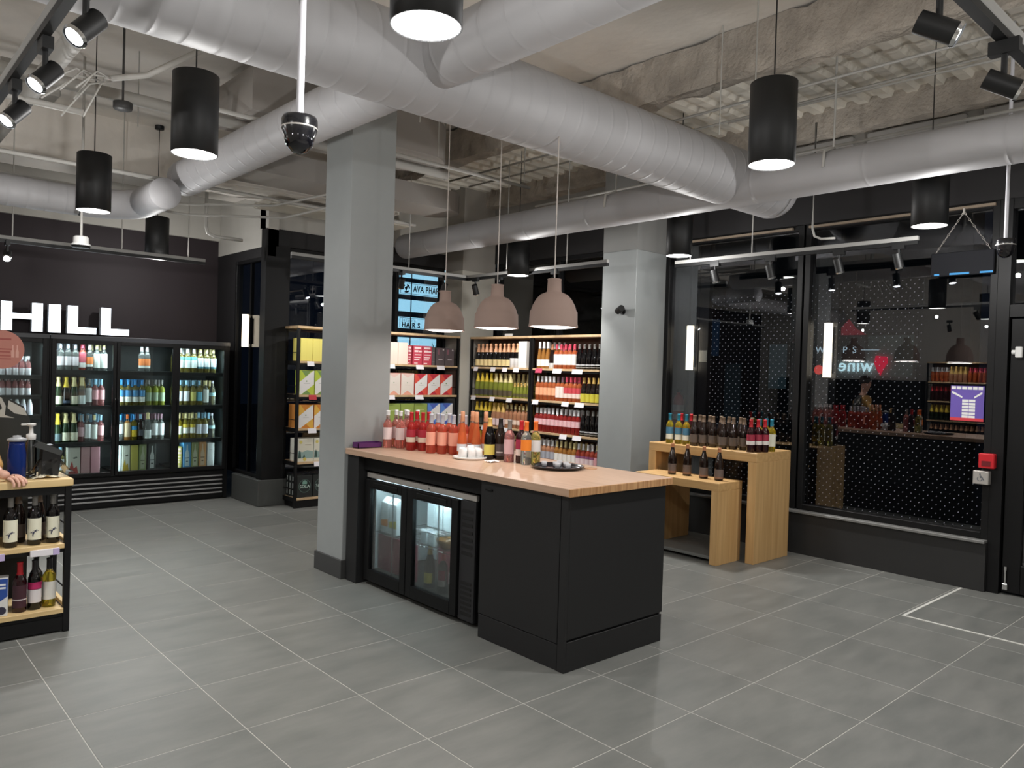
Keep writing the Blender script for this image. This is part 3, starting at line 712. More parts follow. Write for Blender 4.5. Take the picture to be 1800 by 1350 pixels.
CC = {'white': (236, 238, 240), 'cream': (222, 208, 150), 'yellow': (226, 196, 60), 'gold': (212, 176, 98), 'red': (190, 34, 44), 'pink': (228, 88, 110), 'silver': (176, 178, 188),
      'blue': (52, 140, 206), 'teal': (44, 132, 156), 'orange': (226, 110, 40), 'copper': (190, 132, 96), 'black': (26, 24, 26), 'brown': (120, 100, 82), 'grey': (126, 124, 120),
      'ltblue': (150, 196, 222), 'peach': (226, 170, 130), 'mauve': (150, 116, 130)}
# style: shape, glass, cap colour, cap start z, label bands (z0, z1, colour), words
ST = {
 'pink_white': ('bordeaux', 'pink', 'white', .262, [(.07, .165, (228, 210, 210))], 'pale pink rosé bottle with pale label'),
 'red_cap_rose': ('bordeaux', 'deep', 'red', .238, [(.065, .105, (226, 214, 196)), (.108, .165, (172, 44, 62))], 'deep rosé bottle with red cap'),
 'silver_rose': ('bordeaux', 'rose', 'silver', .232, [(.065, .165, (238, 170, 148))], 'orange rosé bottle with silver cap'),
 'slender_orange': ('slender', 'orange', 'copper', .262, [(.04, .095, (214, 218, 224))], 'slender orange wine bottle with copper cap'),
 'dark_yellow': ('burgundy', 'black', 'gold', .240, [(.035, .11, (214, 200, 96))], 'dark sloping bottle with yellow label'),
 'black_grey': ('burgundy', 'brown', 'black', .232, [(.03, .115, (84, 74, 76)), (.05, .06, (200, 196, 196))], 'black bottle with dark grey label'),
 'lilac': ('bordeaux', 'blush', 'grey', .236, [(.06, .165, (214, 176, 182))], 'mauve rosé bottle with pink label'),
 'burg_magenta': ('bordeaux', 'red', 'red', .236, [(.055, .098, (222, 206, 200)), (.10, .17, (156, 36, 70))], 'dark red wine bottle with magenta label'),
 'orange_label': ('bordeaux', 'clear', 'orange', .236, [(.1, .175, (232, 132, 40))], 'clear wine bottle with orange label'),
 'white_label_wine': ('bordeaux', 'white', 'orange', .236, [(.09, .17, (224, 222, 222))], 'pale white wine bottle with orange cap'),
 'blue_label_wine': ('bordeaux', 'yellow', 'teal', .238, [(.045, .095, (232, 230, 214)), (.098, .165, (74, 124, 152))], 'yellow white wine bottle with blue label'),
 'plain_label_wine': ('bordeaux', 'yellow', 'teal', .238, [(.05, .165, (232, 230, 210))], 'yellow wine bottle with blue cap and white label'),
 'red_magenta': ('bordeaux', 'red', 'red', .232, [(.07, .105, (232, 224, 218)), (.108, .165, (160, 44, 66))], 'dark red wine bottle with red cap'),
 'dark_brown': ('burgundy', 'brown', 'brown', .240, [(.035, .115, (96, 84, 76))], 'dark bottle with dull brown label'),
 'dark_brown_low': ('burgundy', 'brown', 'copper', .262, [(.02, .105, (104, 92, 88)), (.018, .035, (140, 104, 82))], 'dark sparkling bottle with brown label'),
 'roo': ('bordeaux', 'black', 'grey', .240, [(.035, .165, (232, 230, 208))], 'black wine bottle with cream label'),
 'cream_label': ('sparkling', 'black', 'peach', .205, [(.02, .105, (226, 204, 148))], 'dark sparkling bottle with gold cream label'),
 'white_low': ('sparkling', 'black', 'peach', .205, [(.0, .125, (222, 220, 218))], 'dark sparkling bottle in white sleeve'),
 'prosecco_yellow': ('sparkling', 'lgreen', 'yellow', .200, [(.02, .095, (66, 62, 58))], 'green sparkling bottle with yellow foil'),
 'prosecco_pale': ('sparkling', 'lgreen', 'cream', .200, [(.02, .095, (84, 74, 52))], 'green sparkling bottle with pale foil'),
 'mini_green': ('mini', 'lgreen', 'gold', .15, [(.02, .06, (86, 80, 50))], 'small green sparkling bottle'),
 'dark_yfoil': ('sparkling', 'green', 'yellow', .200, [(.02, .1, (60, 60, 54))], 'dark green sparkling bottle with yellow foil'),
 'rose_gold': ('sparkling', 'peach', 'gold', .200, [(.02, .11, (226, 204, 206))], 'pink sparkling bottle with gold foil'),
 'peach_tall': ('bordeaux', 'peach', 'cream', .250, [(.05, .11, (232, 208, 190))], 'peach coloured bottle with cream cap'),
 'tall_white': ('slender', 'amber', 'white', .255, [(.03, .115, (232, 230, 226))], 'amber wine bottle with tall white cap'),
 'brown_short': ('burgundy', 'brown', 'copper', .236, [(.0, .07, (214, 214, 212))], 'brown bottle with low grey label'),
 'pinkcap': ('bordeaux', 'orange', 'pink', .240, [(.05, .18, (236, 232, 224))], 'rosé bottle with pink cap and white label'),
 'dark_silver': ('burgundy', 'black', 'grey', .250, [(.045, .06, (200, 200, 202)), (.02, .03, (150, 148, 140))], 'black bottle with thin silver label'),
 'whitecap_peach': ('bordeaux', 'orange', 'white', .232, [(.065, .16, (236, 172, 132))], 'orange rosé bottle with white cap'),
 'purplecap': ('bordeaux', 'orange', 'mauve', .240, [(.045, .18, (236, 224, 216))], 'rosé bottle with mauve cap'),
 'redlabel': ('bordeaux', 'orange', 'pink', .240, [(.045, .10, (236, 216, 206)), (.103, .17, (206, 74, 84))], 'rosé bottle with red and white label'),
 'yellowlabel': ('burgundy', 'brown', 'gold', .232, [(.01, .11, (214, 204, 72))], 'brown bottle with yellow label'),
 'whitecap_pink': ('bordeaux', 'deep', 'white', .232, [(.09, .165, (236, 192, 196))], 'red rosé bottle with white cap'),
 'greyblue': ('bordeaux', 'peach', 'white', .232, [(.07, .16, (170, 172, 182))], 'peach wine bottle with grey label'),
 'gold_white': ('bordeaux', 'amber', 'cream', .232, [(.03, .155, (236, 232, 226))], 'amber bottle with long white label'),
 'purple_white': ('bordeaux', 'rose', 'white', .232, [(.03, .13, (236, 214, 216)), (.132, .16, (150, 90, 130))], 'rosé bottle with purple striped label'),
 'pink_plain': ('bordeaux', 'rose', 'cream', .240, [(.02, .16, (232, 170, 176))], 'rosé bottle with plain pink label'),
 # coolers
 'clear_silver': ('bordeaux', 'clear', 'silver', .242, [(.05, .15, (206, 198, 200))], 'clear bottle with silver cap'),
 'cool_pink': ('bordeaux', 'rose', 'pink', .248, [(.03, .085, (226, 226, 220)), (.088, .2, (196, 90, 104))], 'rosé bottle with pink cap'),
 'cool_orange': ('bordeaux', 'clear', 'white', .236, [(.04, .068, (226, 230, 226)), (.07, .15, (232, 134, 70))], 'clear bottle with orange label'),
 'cool_white_cream': ('bordeaux', 'clear', 'cream', .246, [(.03, .19, (226, 232, 224))], 'bottle with white label and cream cap'),
 'spark_cream': ('sparkling', 'dgreen', 'cream', .215, [(.02, .11, (226, 222, 196))], 'green sparkling bottle with cream label'),
 'spark_dark': ('sparkling', 'black', 'yellow', .205, [(.03, .06, (64, 76, 96))], 'dark sparkling bottle with yellow foil'),
 'spark_white': ('sparkling', 'clear', 'cream', .225, [(.02, .115, (220, 230, 228))], 'clear sparkling bottle with white label'),
 'tall_white_label': ('bordeaux', 'clear', 'grey', .262, [(.04, .2, (222, 226, 224))], 'clear bottle with tall white label'),
 'cool_pink_label': ('bordeaux', 'blush', 'ltblue', .240, [(.07, .18, (234, 176, 180))], 'rosé bottle with pale blue cap'),
 'spark_green_yellow': ('sparkling', 'dgreen', 'yellow', .200, [(.02, .10, (90, 108, 112))], 'green sparkling bottle with yellow foil'),
 'blue_blue': ('bordeaux', 'white', 'blue', .240, [(.04, .1, (228, 234, 226)), (.103, .18, (72, 140, 190))], 'white wine bottle with blue label'),
 'green_clear': ('bordeaux', 'lgreen', 'grey', .250, [(.05, .15, (150, 170, 140))], 'pale green wine bottle'),
 'blue_white': ('bordeaux', 'clear', 'blue', .240, [(.08, .19, (230, 234, 238))], 'white wine bottle with blue cap'),
 'orange_tan': ('bordeaux', 'amber', 'orange', .250, [(.04, .2, (206, 186, 150))], 'amber bottle with orange cap'),
 'blue_yellow': ('bordeaux', 'yellow', 'blue', .240, [(.12, .165, (64, 150, 206)), (.04, .118, (206, 176, 40))], 'yellow bottle with blue cap'),
 'dark_grey_cool': ('bordeaux', 'brown', 'ltblue', .246, [(.05, .12, (84, 84, 92))], 'dark bottle with grey label'),
 'spark_wide': ('sparkling', 'clear', 'cream', .24, [(.015, .115, (228, 236, 234))], 'sloping clear bottle with white label'),
 'white_mauve': ('bordeaux', 'clear', 'mauve', .246, [(.05, .19, (226, 230, 230))], 'bottle with mauve cap and white label'),
 'teal_label': ('bordeaux', 'white', 'white', .236, [(.055, .15, (226, 238, 236)), (.152, .19, (110, 186, 186))], 'white wine bottle with teal label'),
 'gold_cool': ('bordeaux', 'white', 'cream', .246, [(.05, .07, (52, 120, 136)), (.072, .18, (226, 236, 240))], 'white wine bottle with cream cap'),
 'ltblue_white': ('bordeaux', 'white', 'ltblue', .246, [(.05, .17, (228, 232, 240))], 'white wine bottle with pale blue cap'),
 'ltblue_yellow': ('bordeaux', 'white', 'ltblue', .246, [(.05, .16, (206, 200, 110))], 'white wine bottle with yellow label'),
 'ltblue_blue': ('bordeaux', 'white', 'ltblue', .246, [(.05, .16, (116, 186, 206))], 'white wine bottle with light blue label'),
 'cream_green': ('bordeaux', 'yellow', 'cream', .246, [(.05, .15, (226, 236, 214))], 'yellow wine bottle with pale green label'),
 'cream_gold': ('bordeaux', 'yellow', 'cream', .246, [(.06, .13, (230, 232, 222)), (.133, .17, (204, 180, 50))], 'yellow wine bottle with gold arched label'),
 'clear_spirit': ('burgundy', 'clear', 'silver', .27, [(.11, .15, (160, 206, 210))], 'clear tapered bottle with small label'),
 'mini_pink': ('mini', 'blush', 'white', .17, [(.0, .075, (232, 228, 232))], 'small pink bottle with white label'),
 'white_can': ('mini', 'clear', 'white', .12, [(.0, .12, (230, 228, 238))], 'small white sleeved bottle'),
}
_bm = {}
def bottle_meshes(st):
    if st in _bm: return _bm[st]
    shape, gl, cap, zc, bands, words = ST[st]
    rgb, tr = GC[gl]; P = PROF[shape]
    def rad(z):
        for (r0, z0), (r1, z1) in zip(P[1:], P[2:]):
            if z0 <= z <= z1 and z1 > z0: return r0+(r1-r0)*(z-z0)/(z1-z0)
        return P[-2][0]
    if tr:
        zf = {'bordeaux': .226, 'burgundy': .232, 'sparkling': .245, 'slender': .25, 'mini': .145}[shape]
        k = [z for _, z in P].index(zf)
        g = MB().lathe(P[:k+1], 16, 0).lathe(P[k:], 16, 1).mesh('bottle', [gm(gl, rgb, tr), gm('neck_'+gl, tuple(int(v*.35+232*.65) for v in rgb), .9)])
    else: g = MB().lathe(P, 16).mesh('bottle', gm(gl, rgb, tr))
    c = MB().lathe([(rad(zc)+.0009, zc)]+[(r+.0009, z) for r, z in P if z > zc+.002 and r > 0]+[(P[-2][0]*.85, P[-1][1]+.002), (0, P[-1][1]+.002)], 14).mesh('cap', mat('cap_'+cap, CC[cap], .38))
    l = MB(); ms = []
    for i, (z0, z1, col) in enumerate(bands):
        a = 1.36 if col != (200, 196, 196) else .6
        zz = [z0]+[z for r, z in P if z0+.003 < z < z1-.003]+[z1]
        off = .0007+.0004*i
        l.lathe([(rad(z)+off, z) for z in zz], 10, i, a0=-PI/2-a, a1=-PI/2+a); ms.append(mat('label_%02x%02x%02x' % col, col, .55))
    _bm[st] = (g, l.mesh('label', ms), c); return _bm[st]
_proto = {}
def bottle(st, loc, rz, label, group=None, name='wine_bottle'):
    g, l, c = bottle_meshes(st)
    o = put(name, g, None, loc, rz); tag(o, label, 'bottle', group)
    put('label', l, o); put('cap', c, o)
    return o
def row(items, p0, p1, rz, where, group, jit=.002):
    """items: list of (style, count) or a number (a gap); spread between p0 and p1 (bases), named left to right"""
    flat = []
    for it in items:
        if isinstance(it, (int, float)): flat.append(float(it))
        else: flat += [it[0]]*it[1]
    wid = [x if isinstance(x, float) else 2*RAD[ST[x][0]] for x in flat]
    p0, p1 = Vector(p0), Vector(p1); L = (p1-p0).length; tot = sum(wid); gap = (L-tot)/max(1, len(flat)-1) if len(flat) > 1 else 0
    d = (p1-p0).normalized(); t = 0; k = 0
    for x, w_ in zip(flat, wid):
        if not isinstance(x, float):
            p = p0+d*(t+w_/2)
            n = Vector((-d.y, d.x, 0))*random.uniform(-jit, jit)
            bottle(x, p+n, rz+random.uniform(-.12, .12), '%s, %s from left, %s' % (ST[x][5], ORD[k], where), group); k += 1
        t += w_+gap
    return gap
def back_row(b, items, p0, p1, mats):
    """far rows nobody can pick apart: shapes joined into one mesh"""
    flat = [s for s, n in items for _ in range(n)]; p0, p1 = Vector(p0), Vector(p1)
    for i, st in enumerate(flat):
        shape, gl, cap, zc, bands, _ = ST[st]; p = p0.lerp(p1, (i+.5)/len(flat)); P = PROF[shape]
        for col, sel in ((gm(gl, *GC[gl]), [q for q in P if q[1] <= zc+.03]), (mat('cap_'+cap, CC[cap], .38), [(r+.001, z) for r, z in P if z >= zc-.03])):
            if col not in mats: mats.append(col)
            b.lathe(sel, 8, mats.index(col), tuple(p))

# ------------------------------------------------------------------ cartons
def col(rgb, rough=.5): return mat('print_%02x%02x%02x' % tuple(rgb), rgb, rough)
def carton(label, loc, w_, d, h, style, c1, c2=None, rz=0, group=None, name='wine_carton', side=None):
    """a carton; origin at the middle of its base, printed face toward -y"""
    o = MB().box(-w_/2, w_/2, -d/2, d/2, 0, h, bev=.003).build(name, col(side or c1), None, loc, rz)
    tag(o, label, 'box', group)
    ms, b = [], MB()
    def P(pts, c, lift=1):
        m = col(c)
        if m not in ms: ms.append(m)
        b.poly([(-w_/2+.003+u*(w_-.006), -d/2-.0004*lift, .003+v*(h-.006)) for u, v in pts], ms.index(m))
    disc = lambda cu, cv, r, n=20: [(cu+r*math.cos(2*PI*i/n), cv+r*w_/h*math.sin(2*PI*i/n)) for i in range(n)]
    W_ = (232, 230, 228)
    if style == 'diag':
        P([(0, 0), (1, 0), (1, 1), (0, 1)], W_)
        P([(0, .52), (.92, 1), (0, 1)], c1, 2); P([(.12, 1), (.80, 1), (.42, .74)], c2, 3)
        P([(1, .42), (.12, 0), (1, 0)], c1, 2); P([(.14, 0), (.80, 0), (.50, .18)], c2, 3)
        P(disc(.48, .56, .045, 12), (110, 140, 90), 4); P([(.28, .455), (.70, .455), (.70, .465), (.28, .465)], (150, 150, 150), 4)
    elif style == 'diamond':
        P([(0, 0), (1, 0), (1, 1), (0, 1)], (232, 222, 212))
        P([(0, 1), (1, 1), (.5, .80)], (232, 200, 190), 2); P([(.1, 0), (.9, 0), (.5, .2)], c2, 2)
        P(disc(.48, .56, .04, 12), (120, 150, 110), 4); P([(.28, .45), (.72, .45), (.72, .46), (.28, .46)], (190, 170, 165), 4)
    elif style == 'lines':
        P([(0, 0), (1, 0), (1, 1), (0, 1)], c1)
        for v, u0, u1, t in ((.84, .1, .85, .10), (.66, .1, .55, .11), (.66, .6, .95, .09), (.50, .15, .9, .05), (.36, .1, .8, .05), (.24, .1, .7, .06), (.05, .1, .5, .05)):
            P([(u0, v), (u1, v), (u1, v+t), (u0, v+t)], (240, 214, 214), 2)
    elif style == 'dark':
        P([(0, 0), (1, 0), (1, 1), (0, 1)], c1)
        P([(.2, .62), (.34, .62), (.34, .92), (.2, .92)], c2, 2); P([(.25, .32), (.75, .32), (.75, .37), (.25, .37)], (200, 196, 198), 2); P(disc(.82, .9, .08, 12), (214, 210, 212), 2)
    elif style == 'landscape':
        P([(0, 0), (1, 0), (1, 1), (0, 1)], (222, 218, 200))
        P([(0, .14), (1, .14), (1, .44), (.6, .50), (.3, .42), (0, .48)], (150, 176, 170), 2)
        P([(.02, .16), (.22, .16), (.18, .42), (.12, .52), (.06, .40)], (60, 84, 78), 3); P([(.3, .16), (.5, .16), (.42, .34)], (74, 100, 94), 3)
        P(disc(.45, .1, .11, 14), (214, 196, 96), 4); P(disc(.18, .86, .1, 14), (214, 200, 110), 4)
        P([(.45, .72), (.85, .72), (.85, .75), (.45, .75)], (170, 160, 140), 4)
    elif style == 'plain':
        P([(0, 0), (1, 0), (1, 1), (0, 1)], c1); P([(.495, 0), (.505, 0), (.505, 1), (.495, 1)], c2, 2)
    elif style == 'stripe':
        P([(0, 0), (1, 0), (1, 1), (0, 1)], c1); P([(0, .2), (1, .2), (1, .205), (0, .205)], c2, 2); P([(.25, .7), (.75, .7), (.75, .72), (.25, .72)], c2, 2)
    elif style == 'bottle':
        P([(0, 0), (1, 0), (1, 1), (0, 1)], c1)
        P([(.2, .05), (.8, .05), (.8, .55), (.6, .72), (.58, .92), (.42, .92), (.4, .72), (.2, .55)], c2, 2)
        P([(.2, .36), (.8, .36), (.8, .39), (.2, .39)], tuple(int(v*.5) for v in c1), 3); P([(.35, .22), (.65, .22), (.65, .26), (.35, .26)], tuple(int(v*.5) for v in c1), 3)
    elif style == 'splash':
        P([(0, 0), (1, 0), (1, 1), (0, 1)], c1)
        P([(.05, 0), (.9, 0), (.75, .3), (.5, .22), (.35, .5), (.2, .3)], c2, 2); P([(.4, .62), (.75, .66), (.8, .6), (.5, .57)], (120, 120, 110), 2)
    elif style == 'badge':
        P([(0, 0), (1, 0), (1, 1), (0, 1)], c1)
        P(disc(.5, .52, .40, 28), (88, 112, 104), 2); P(disc(.5, .52, .37, 28), (30, 40, 38), 3); P(disc(.5, .66, .16, 18), (120, 160, 146), 4)
        P([(.3, .42), (.7, .42), (.62, .6), (.38, .6)], (64, 90, 82), 4)
    b.build('printed_face', ms, o)
    if style == 'badge':
        text('printed_word', 'SOLA', col((206, 226, 216)), o, (0, -d/2-.003, h*.43), RXZ, w_*.27, .0004, 'CENTER')
        f = MB(); n = 7
        for i in range(n):
            for j in range(4):
                x0, x1 = -w_/2+w_*i/n, -w_/2+w_*(i+1)/n; y0, y1 = -d/2+d*j/4, -d/2+d*(j+1)/4
                z = lambda a, c: h+.002+.008*abs(math.sin(a*91.7+c*57.3))
                f.poly([(x0, y0, z(x0, y0)), (x1, y0, z(x1, y0)), (x1, y1, z(x1, y1)), (x0, y1, z(x0, y1))])
        f.build('foil_top', mat('crumpled_foil', (190, 192, 194), .25, metal=1), o)
        s = MB()
        for k in range(4):
            y = -d/2+.03+k*(d-.06)/3
            for v0, v1 in ((.1, .3), (.38, .62), (.72, .92)): s.poly([(-w_/2-.0008, y-.012, v0*h), (-w_/2-.0008, y+.012, v0*h), (-w_/2-.0008, y+.012, v1*h), (-w_/2-.0008, y-.012, v1*h)])
        s.build('printed_side', col((170, 176, 174)), o)
    return o

# ------------------------------------------------------------------ shelf racks
LEV = (.118, .546, .945, 1.345, 1.745)
def rack(label, loc, rz, W, D=.36, back=False, tags=(), group=None):
    """posts, boards and rails; local x runs along the front, the front is y = 0, the depth +y"""
    o = thing('wine_rack', label, 'shelf unit', loc, rz, group); p = .032
    for x in (0, W-p):
        for y in (0, D-p): MB().box(x, x+p, y, y+p, 0, 2.13, bev=.002).build('post', BLK, o)
    MB().box(-.004, W+.004, -.006, D+.004, 2.13, 2.16, bev=.003).build('top_board', PINE, o)
    for z in LEV:
        MB().box(p, W-p, -.004, D-.005, z-.026, z, bev=.002).build('shelf_board', PINE, o)
        r = MB()
        for x in (0.004, W-p+.004): r.box(x, x+.024, p, D-p, z-.045, z)
        r.box(p, W-p, .006, .03, z-.05, z-.026); r.box(p, W-p, D-p, D-.01, z-.05, z-.026); r.build('shelf_rail', BLK, o)
    r = MB()
    for z in LEV:
        for x in (.012, W-.018): r.cyl((x, p, z+.10), (x, D-p, z+.10), .004, 6)
    r.build('side_guard', BLK, o)
    MB().box(p, W-p, .004, D-.01, .0, .085).build('kick_panel', BLK, o)
    if back:
        MB().box(p, W-p, D-.02, D-.012, .12, 2.13).build('back_panel', mat('dark_brown_back', (112, 88, 74), .7), o)
    for x, z, w_, c in tags:
        b = MB(); b.add([(x, -.008, z-.002), (x+w_, -.008, z-.002), (x+w_, -.022, z-.058), (x, -.022, z-.058)], [(0, 1, 2, 3)])
        b.add([(x, -.006, z-.002), (x+w_, -.006, z-.002), (x+w_, -.020, z-.058), (x, -.020, z-.058)], [(3, 2, 1, 0)])
        b.build('price_tag', TAG if c == 'w' else col((206, 80, 110) if c == 'p' else (190, 40, 50)), o)
    return o
RA = rack('black rack left of the grey pillar, stacked with yellow, green and orange cartons', (4.165, 8.39, 0), 0, 1.20,
          tags=((.12, 1.745, .09, 'w'), (.15, 1.345, .10, 'r'), (.15, .945, .11, 'w'), (.24, .546, .11, 'w'), (.33, .118, .1, 'w')))
RB = rack('black rack right of the grey pillar, in front of the blue lit sign', (5.385, 8.39, 0), 0, 1.19,
          tags=((.02, 1.745, .11, 'w'), (.46, 1.745, .12, 'w'), (.80, 1.745, .13, 'w'), (.02, 1.345, .12, 'w'), (.46, 1.345, .13, 'w'), (.4, .945, .12, 'w')))
RC = rack('wine rack in the corner, holding green and gold foil sparkling bottles', (6.76, 8.38, 0), -PI/2, 1.23, back=True,
          tags=((.10, 1.745, .09, 'w'), (.46, 1.745, .10, 'w'), (.70, 1.745, .10, 'w'), (.92, 1.745, .11, 'w'), (.06, 1.345, .1, 'w'), (.46, 1.345, .1, 'w'), (.80, 1.345, .11, 'w'), (.3, .945, .1, 'w'), (.75, .945, .1, 'w')))
RD = rack('wine rack beside the right grey column, holding pink rosé bottles', (6.76, 7.14, 0), -PI/2, 1.20, back=True,
          tags=((.10, 1.745, .12, 'p'), (.41, 1.745, .15, 'w'), (.74, 1.745, .17, 'w'), (.06, 1.345, .11, 'w'), (.58, 1.345, .12, 'w'), (.80, 1.345, .15, 'w'), (.08, .945, .1, 'p'), (.56, .945, .12, 'w'), (.78, .945, .14, 'w')))
# cartons on rack A and rack B
Y = 8.39
def cartons(xs, z, d, h, style, c1, c2, words, group, side=None, y=None):
    for i, (x0, x1, extra) in enumerate(xs):
        carton(words % extra, ((x0+x1)/2, (y or Y)+.02+d/2, z), x1-x0-.004, d, h, style, c1, c2, 0, group, side=side)
cartons([(4.21, 4.37, 'left'), (4.37, 4.54, 'right')], LEV[4], .2, .272, 'plain', (238, 226, 120), (226, 208, 90), 'pale yellow carton, %s one of two on the top shelf left of the pillar', 'pale yellow cartons')
cartons([(4.205, 4.40, 'left'), (4.405, 4.60, 'right'), (4.605, 4.80, 'half hidden')], LEV[3], .11, .29, 'diag', (186, 204, 70), (120, 150, 84), 'green and white diagonal carton, %s one beside the pillar', 'green diagonal cartons')
cartons([(4.205, 4.40, 'left'), (4.405, 4.60, 'right'), (4.605, 4.80, 'half hidden')], LEV[2], .26, .28, 'diag', (226, 176, 74), (206, 130, 50), 'orange and white diagonal carton, %s one beside the pillar', 'orange diagonal cartons', side=(206, 136, 66))
cartons([(4.205, 4.41, 'left'), (4.415, 4.62, 'right')], LEV[1], .2, .275, 'landscape', (226, 226, 214), None, 'white carton with a teal hill landscape, %s one beside the pillar', 'landscape cartons')
cartons([(4.205, 4.41, 'left'), (4.415, 4.62, 'right')], LEV[0], .28, .265, 'badge', (34, 38, 37), None, 'black carton with a round SOLA badge, %s one beside the pillar', 'black badge cartons')
cartons([(5.43, 5.58, 'left'), (5.58, 5.735, 'right')], LEV[4], .22, .285, 'plain', (240, 214, 200), (228, 200, 186), 'pale pink carton on the top shelf, %s of the pair', 'pale pink cartons')
carton('narrow side-on magenta carton beside the pale pink cartons', (5.775, 8.49, LEV[4]), .06, .12, .255, 'lines', (176, 66, 78), None, 0, 'magenta cartons')
cartons([(5.815, 5.965, 'left'), (5.97, 6.12, 'right')], LEV[4], .16, .255, 'lines', (196, 64, 84), None, 'magenta carton with white printed lines, %s of the pair', 'magenta cartons')
carton('narrow charcoal carton turned sideways, beside the magenta pair', (6.155, 8.49, LEV[4]), .05, .14, .245, 'stripe', (96, 88, 90), (180, 176, 170), 0, 'charcoal cartons')
cartons([(6.19, 6.34, 'left'), (6.345, 6.50, 'right')], LEV[4], .18, .242, 'dark', (92, 82, 86), (150, 96, 112), 'charcoal carton with a pale dot, %s of the pair', 'charcoal cartons')
cartons([(5.43, 5.63, 'left'), (5.635, 5.845, 'right')], LEV[3], .22, .285, 'diamond', (226, 150, 130), (232, 168, 146), 'pale peach diamond carton, %s of the pair on the middle shelf', 'peach diamond cartons')
cartons([(5.855, 6.06, 'left'), (6.065, 6.27, 'middle'), (6.275, 6.48, 'right')], LEV[3], .22, .28, 'diag', (222, 84, 70), (186, 44, 62), 'red and white diagonal carton, %s of the three', 'red diagonal cartons')
cartons([(5.43, 5.64, 'leftmost'), (5.645, 5.855, 'middle'), (5.86, 6.07, 'rightmost')], LEV[2], .22, .285, 'stripe', (150, 170, 84), (210, 220, 160), 'green carton behind the counter bottles, %s of the three', 'green cartons')
cartons([(6.075, 6.285, 'left'), (6.29, 6.50, 'right')], LEV[2], .22, .285, 'diag', (96, 140, 214), (74, 96, 180), 'blue and white diagonal carton, %s of the pair', 'blue diagonal cartons')
# bottles on rack C and rack D (front rows)
def rrow(items, y0, y1, z, where, group, dx=.06):
    row(items, (6.76+dx, y0, z), (6.76+dx, y1, z), -PI/2, where, group)
LC = ('lowest visible shelf, corner rack', 'third shelf, corner rack', 'second shelf, corner rack', 'top shelf, corner rack')
LD = ('lowest visible shelf, right rack', 'third shelf, right rack', 'second shelf, right rack', 'top shelf, right rack')
GCc, GDd = 'sparkling bottles in the corner rack', 'rosé bottles in the right rack'
rrow([('cream_label', 4), .02, ('cream_label', 4), ('white_low', 2)], 8.31, 7.42, LEV[4], LC[3], GCc)
carton('tall white gift carton standing at the end of the top shelf', (6.83, 7.325, LEV[4]), .155, .11, .345, 'stripe', (234, 232, 226), (196, 192, 186), -PI/2, None, 'gift_carton')
rrow([('prosecco_yellow', 4), ('prosecco_pale', 4), ('mini_green', 5)], 8.31, 7.20, LEV[3], LC[2], GCc)
rrow([('dark_yfoil', 4), ('rose_gold', 3), ('peach_tall', 6)], 8.31, 7.20, LEV[2], LC[1], GCc)
rrow([('prosecco_yellow', 5), ('dark_yfoil', 3), ('peach_tall', 5)], 8.31, 7.20, LEV[1], LC[0], GCc)
rrow([('tall_white', 3), ('brown_short', 1), ('pinkcap', 5), ('dark_silver', 5)], 7.08, 5.985, LEV[4], LD[3], GDd)
rrow([('whitecap_peach', 5), ('purplecap', 2), ('redlabel', 4), ('yellowlabel', 4)], 7.09, 5.985, LEV[3], LD[2], GDd)
rrow([('whitecap_pink', 11), ('dark_silver', 4)], 7.095, 5.98, LEV[2], LD[1], GDd)
rrow([('greyblue', 5), ('gold_white', 5), ('purple_white', 4), ('pink_plain', 1)], 7.095, 5.98, LEV[1], LD[0], GDd)
def back_rows():
    b, ms = MB(), []
    for dx in (.155, .25):
        for items, y0, y1, z in (([('cream_label', 10)], 8.33, 7.4, LEV[4]), ([('prosecco_yellow', 5), ('prosecco_pale', 7)], 8.33, 7.2, LEV[3]), ([('dark_yfoil', 5), ('rose_gold', 6)], 8.33, 7.2, LEV[2]),
                                 ([('tall_white', 4), ('pinkcap', 5), ('dark_silver', 4)], 7.09, 5.98, LEV[4]), ([('whitecap_peach', 5), ('redlabel', 5), ('yellowlabel', 3)], 7.09, 5.98, LEV[3]),
                                 ([('whitecap_pink', 10), ('dark_silver', 3)], 7.09, 5.98, LEV[2]), ([('greyblue', 5), ('gold_white', 5), ('purple_white', 3)], 7.09, 5.98, LEV[1])):
            back_row(b, items, (6.76+dx, y0, z), (6.76+dx, y1, z), ms)
    tag(b.build('back_row_bottles', ms), 'crowded rear rows of bottles on the two wine racks', 'bottles', kind='stuff')
back_rows()

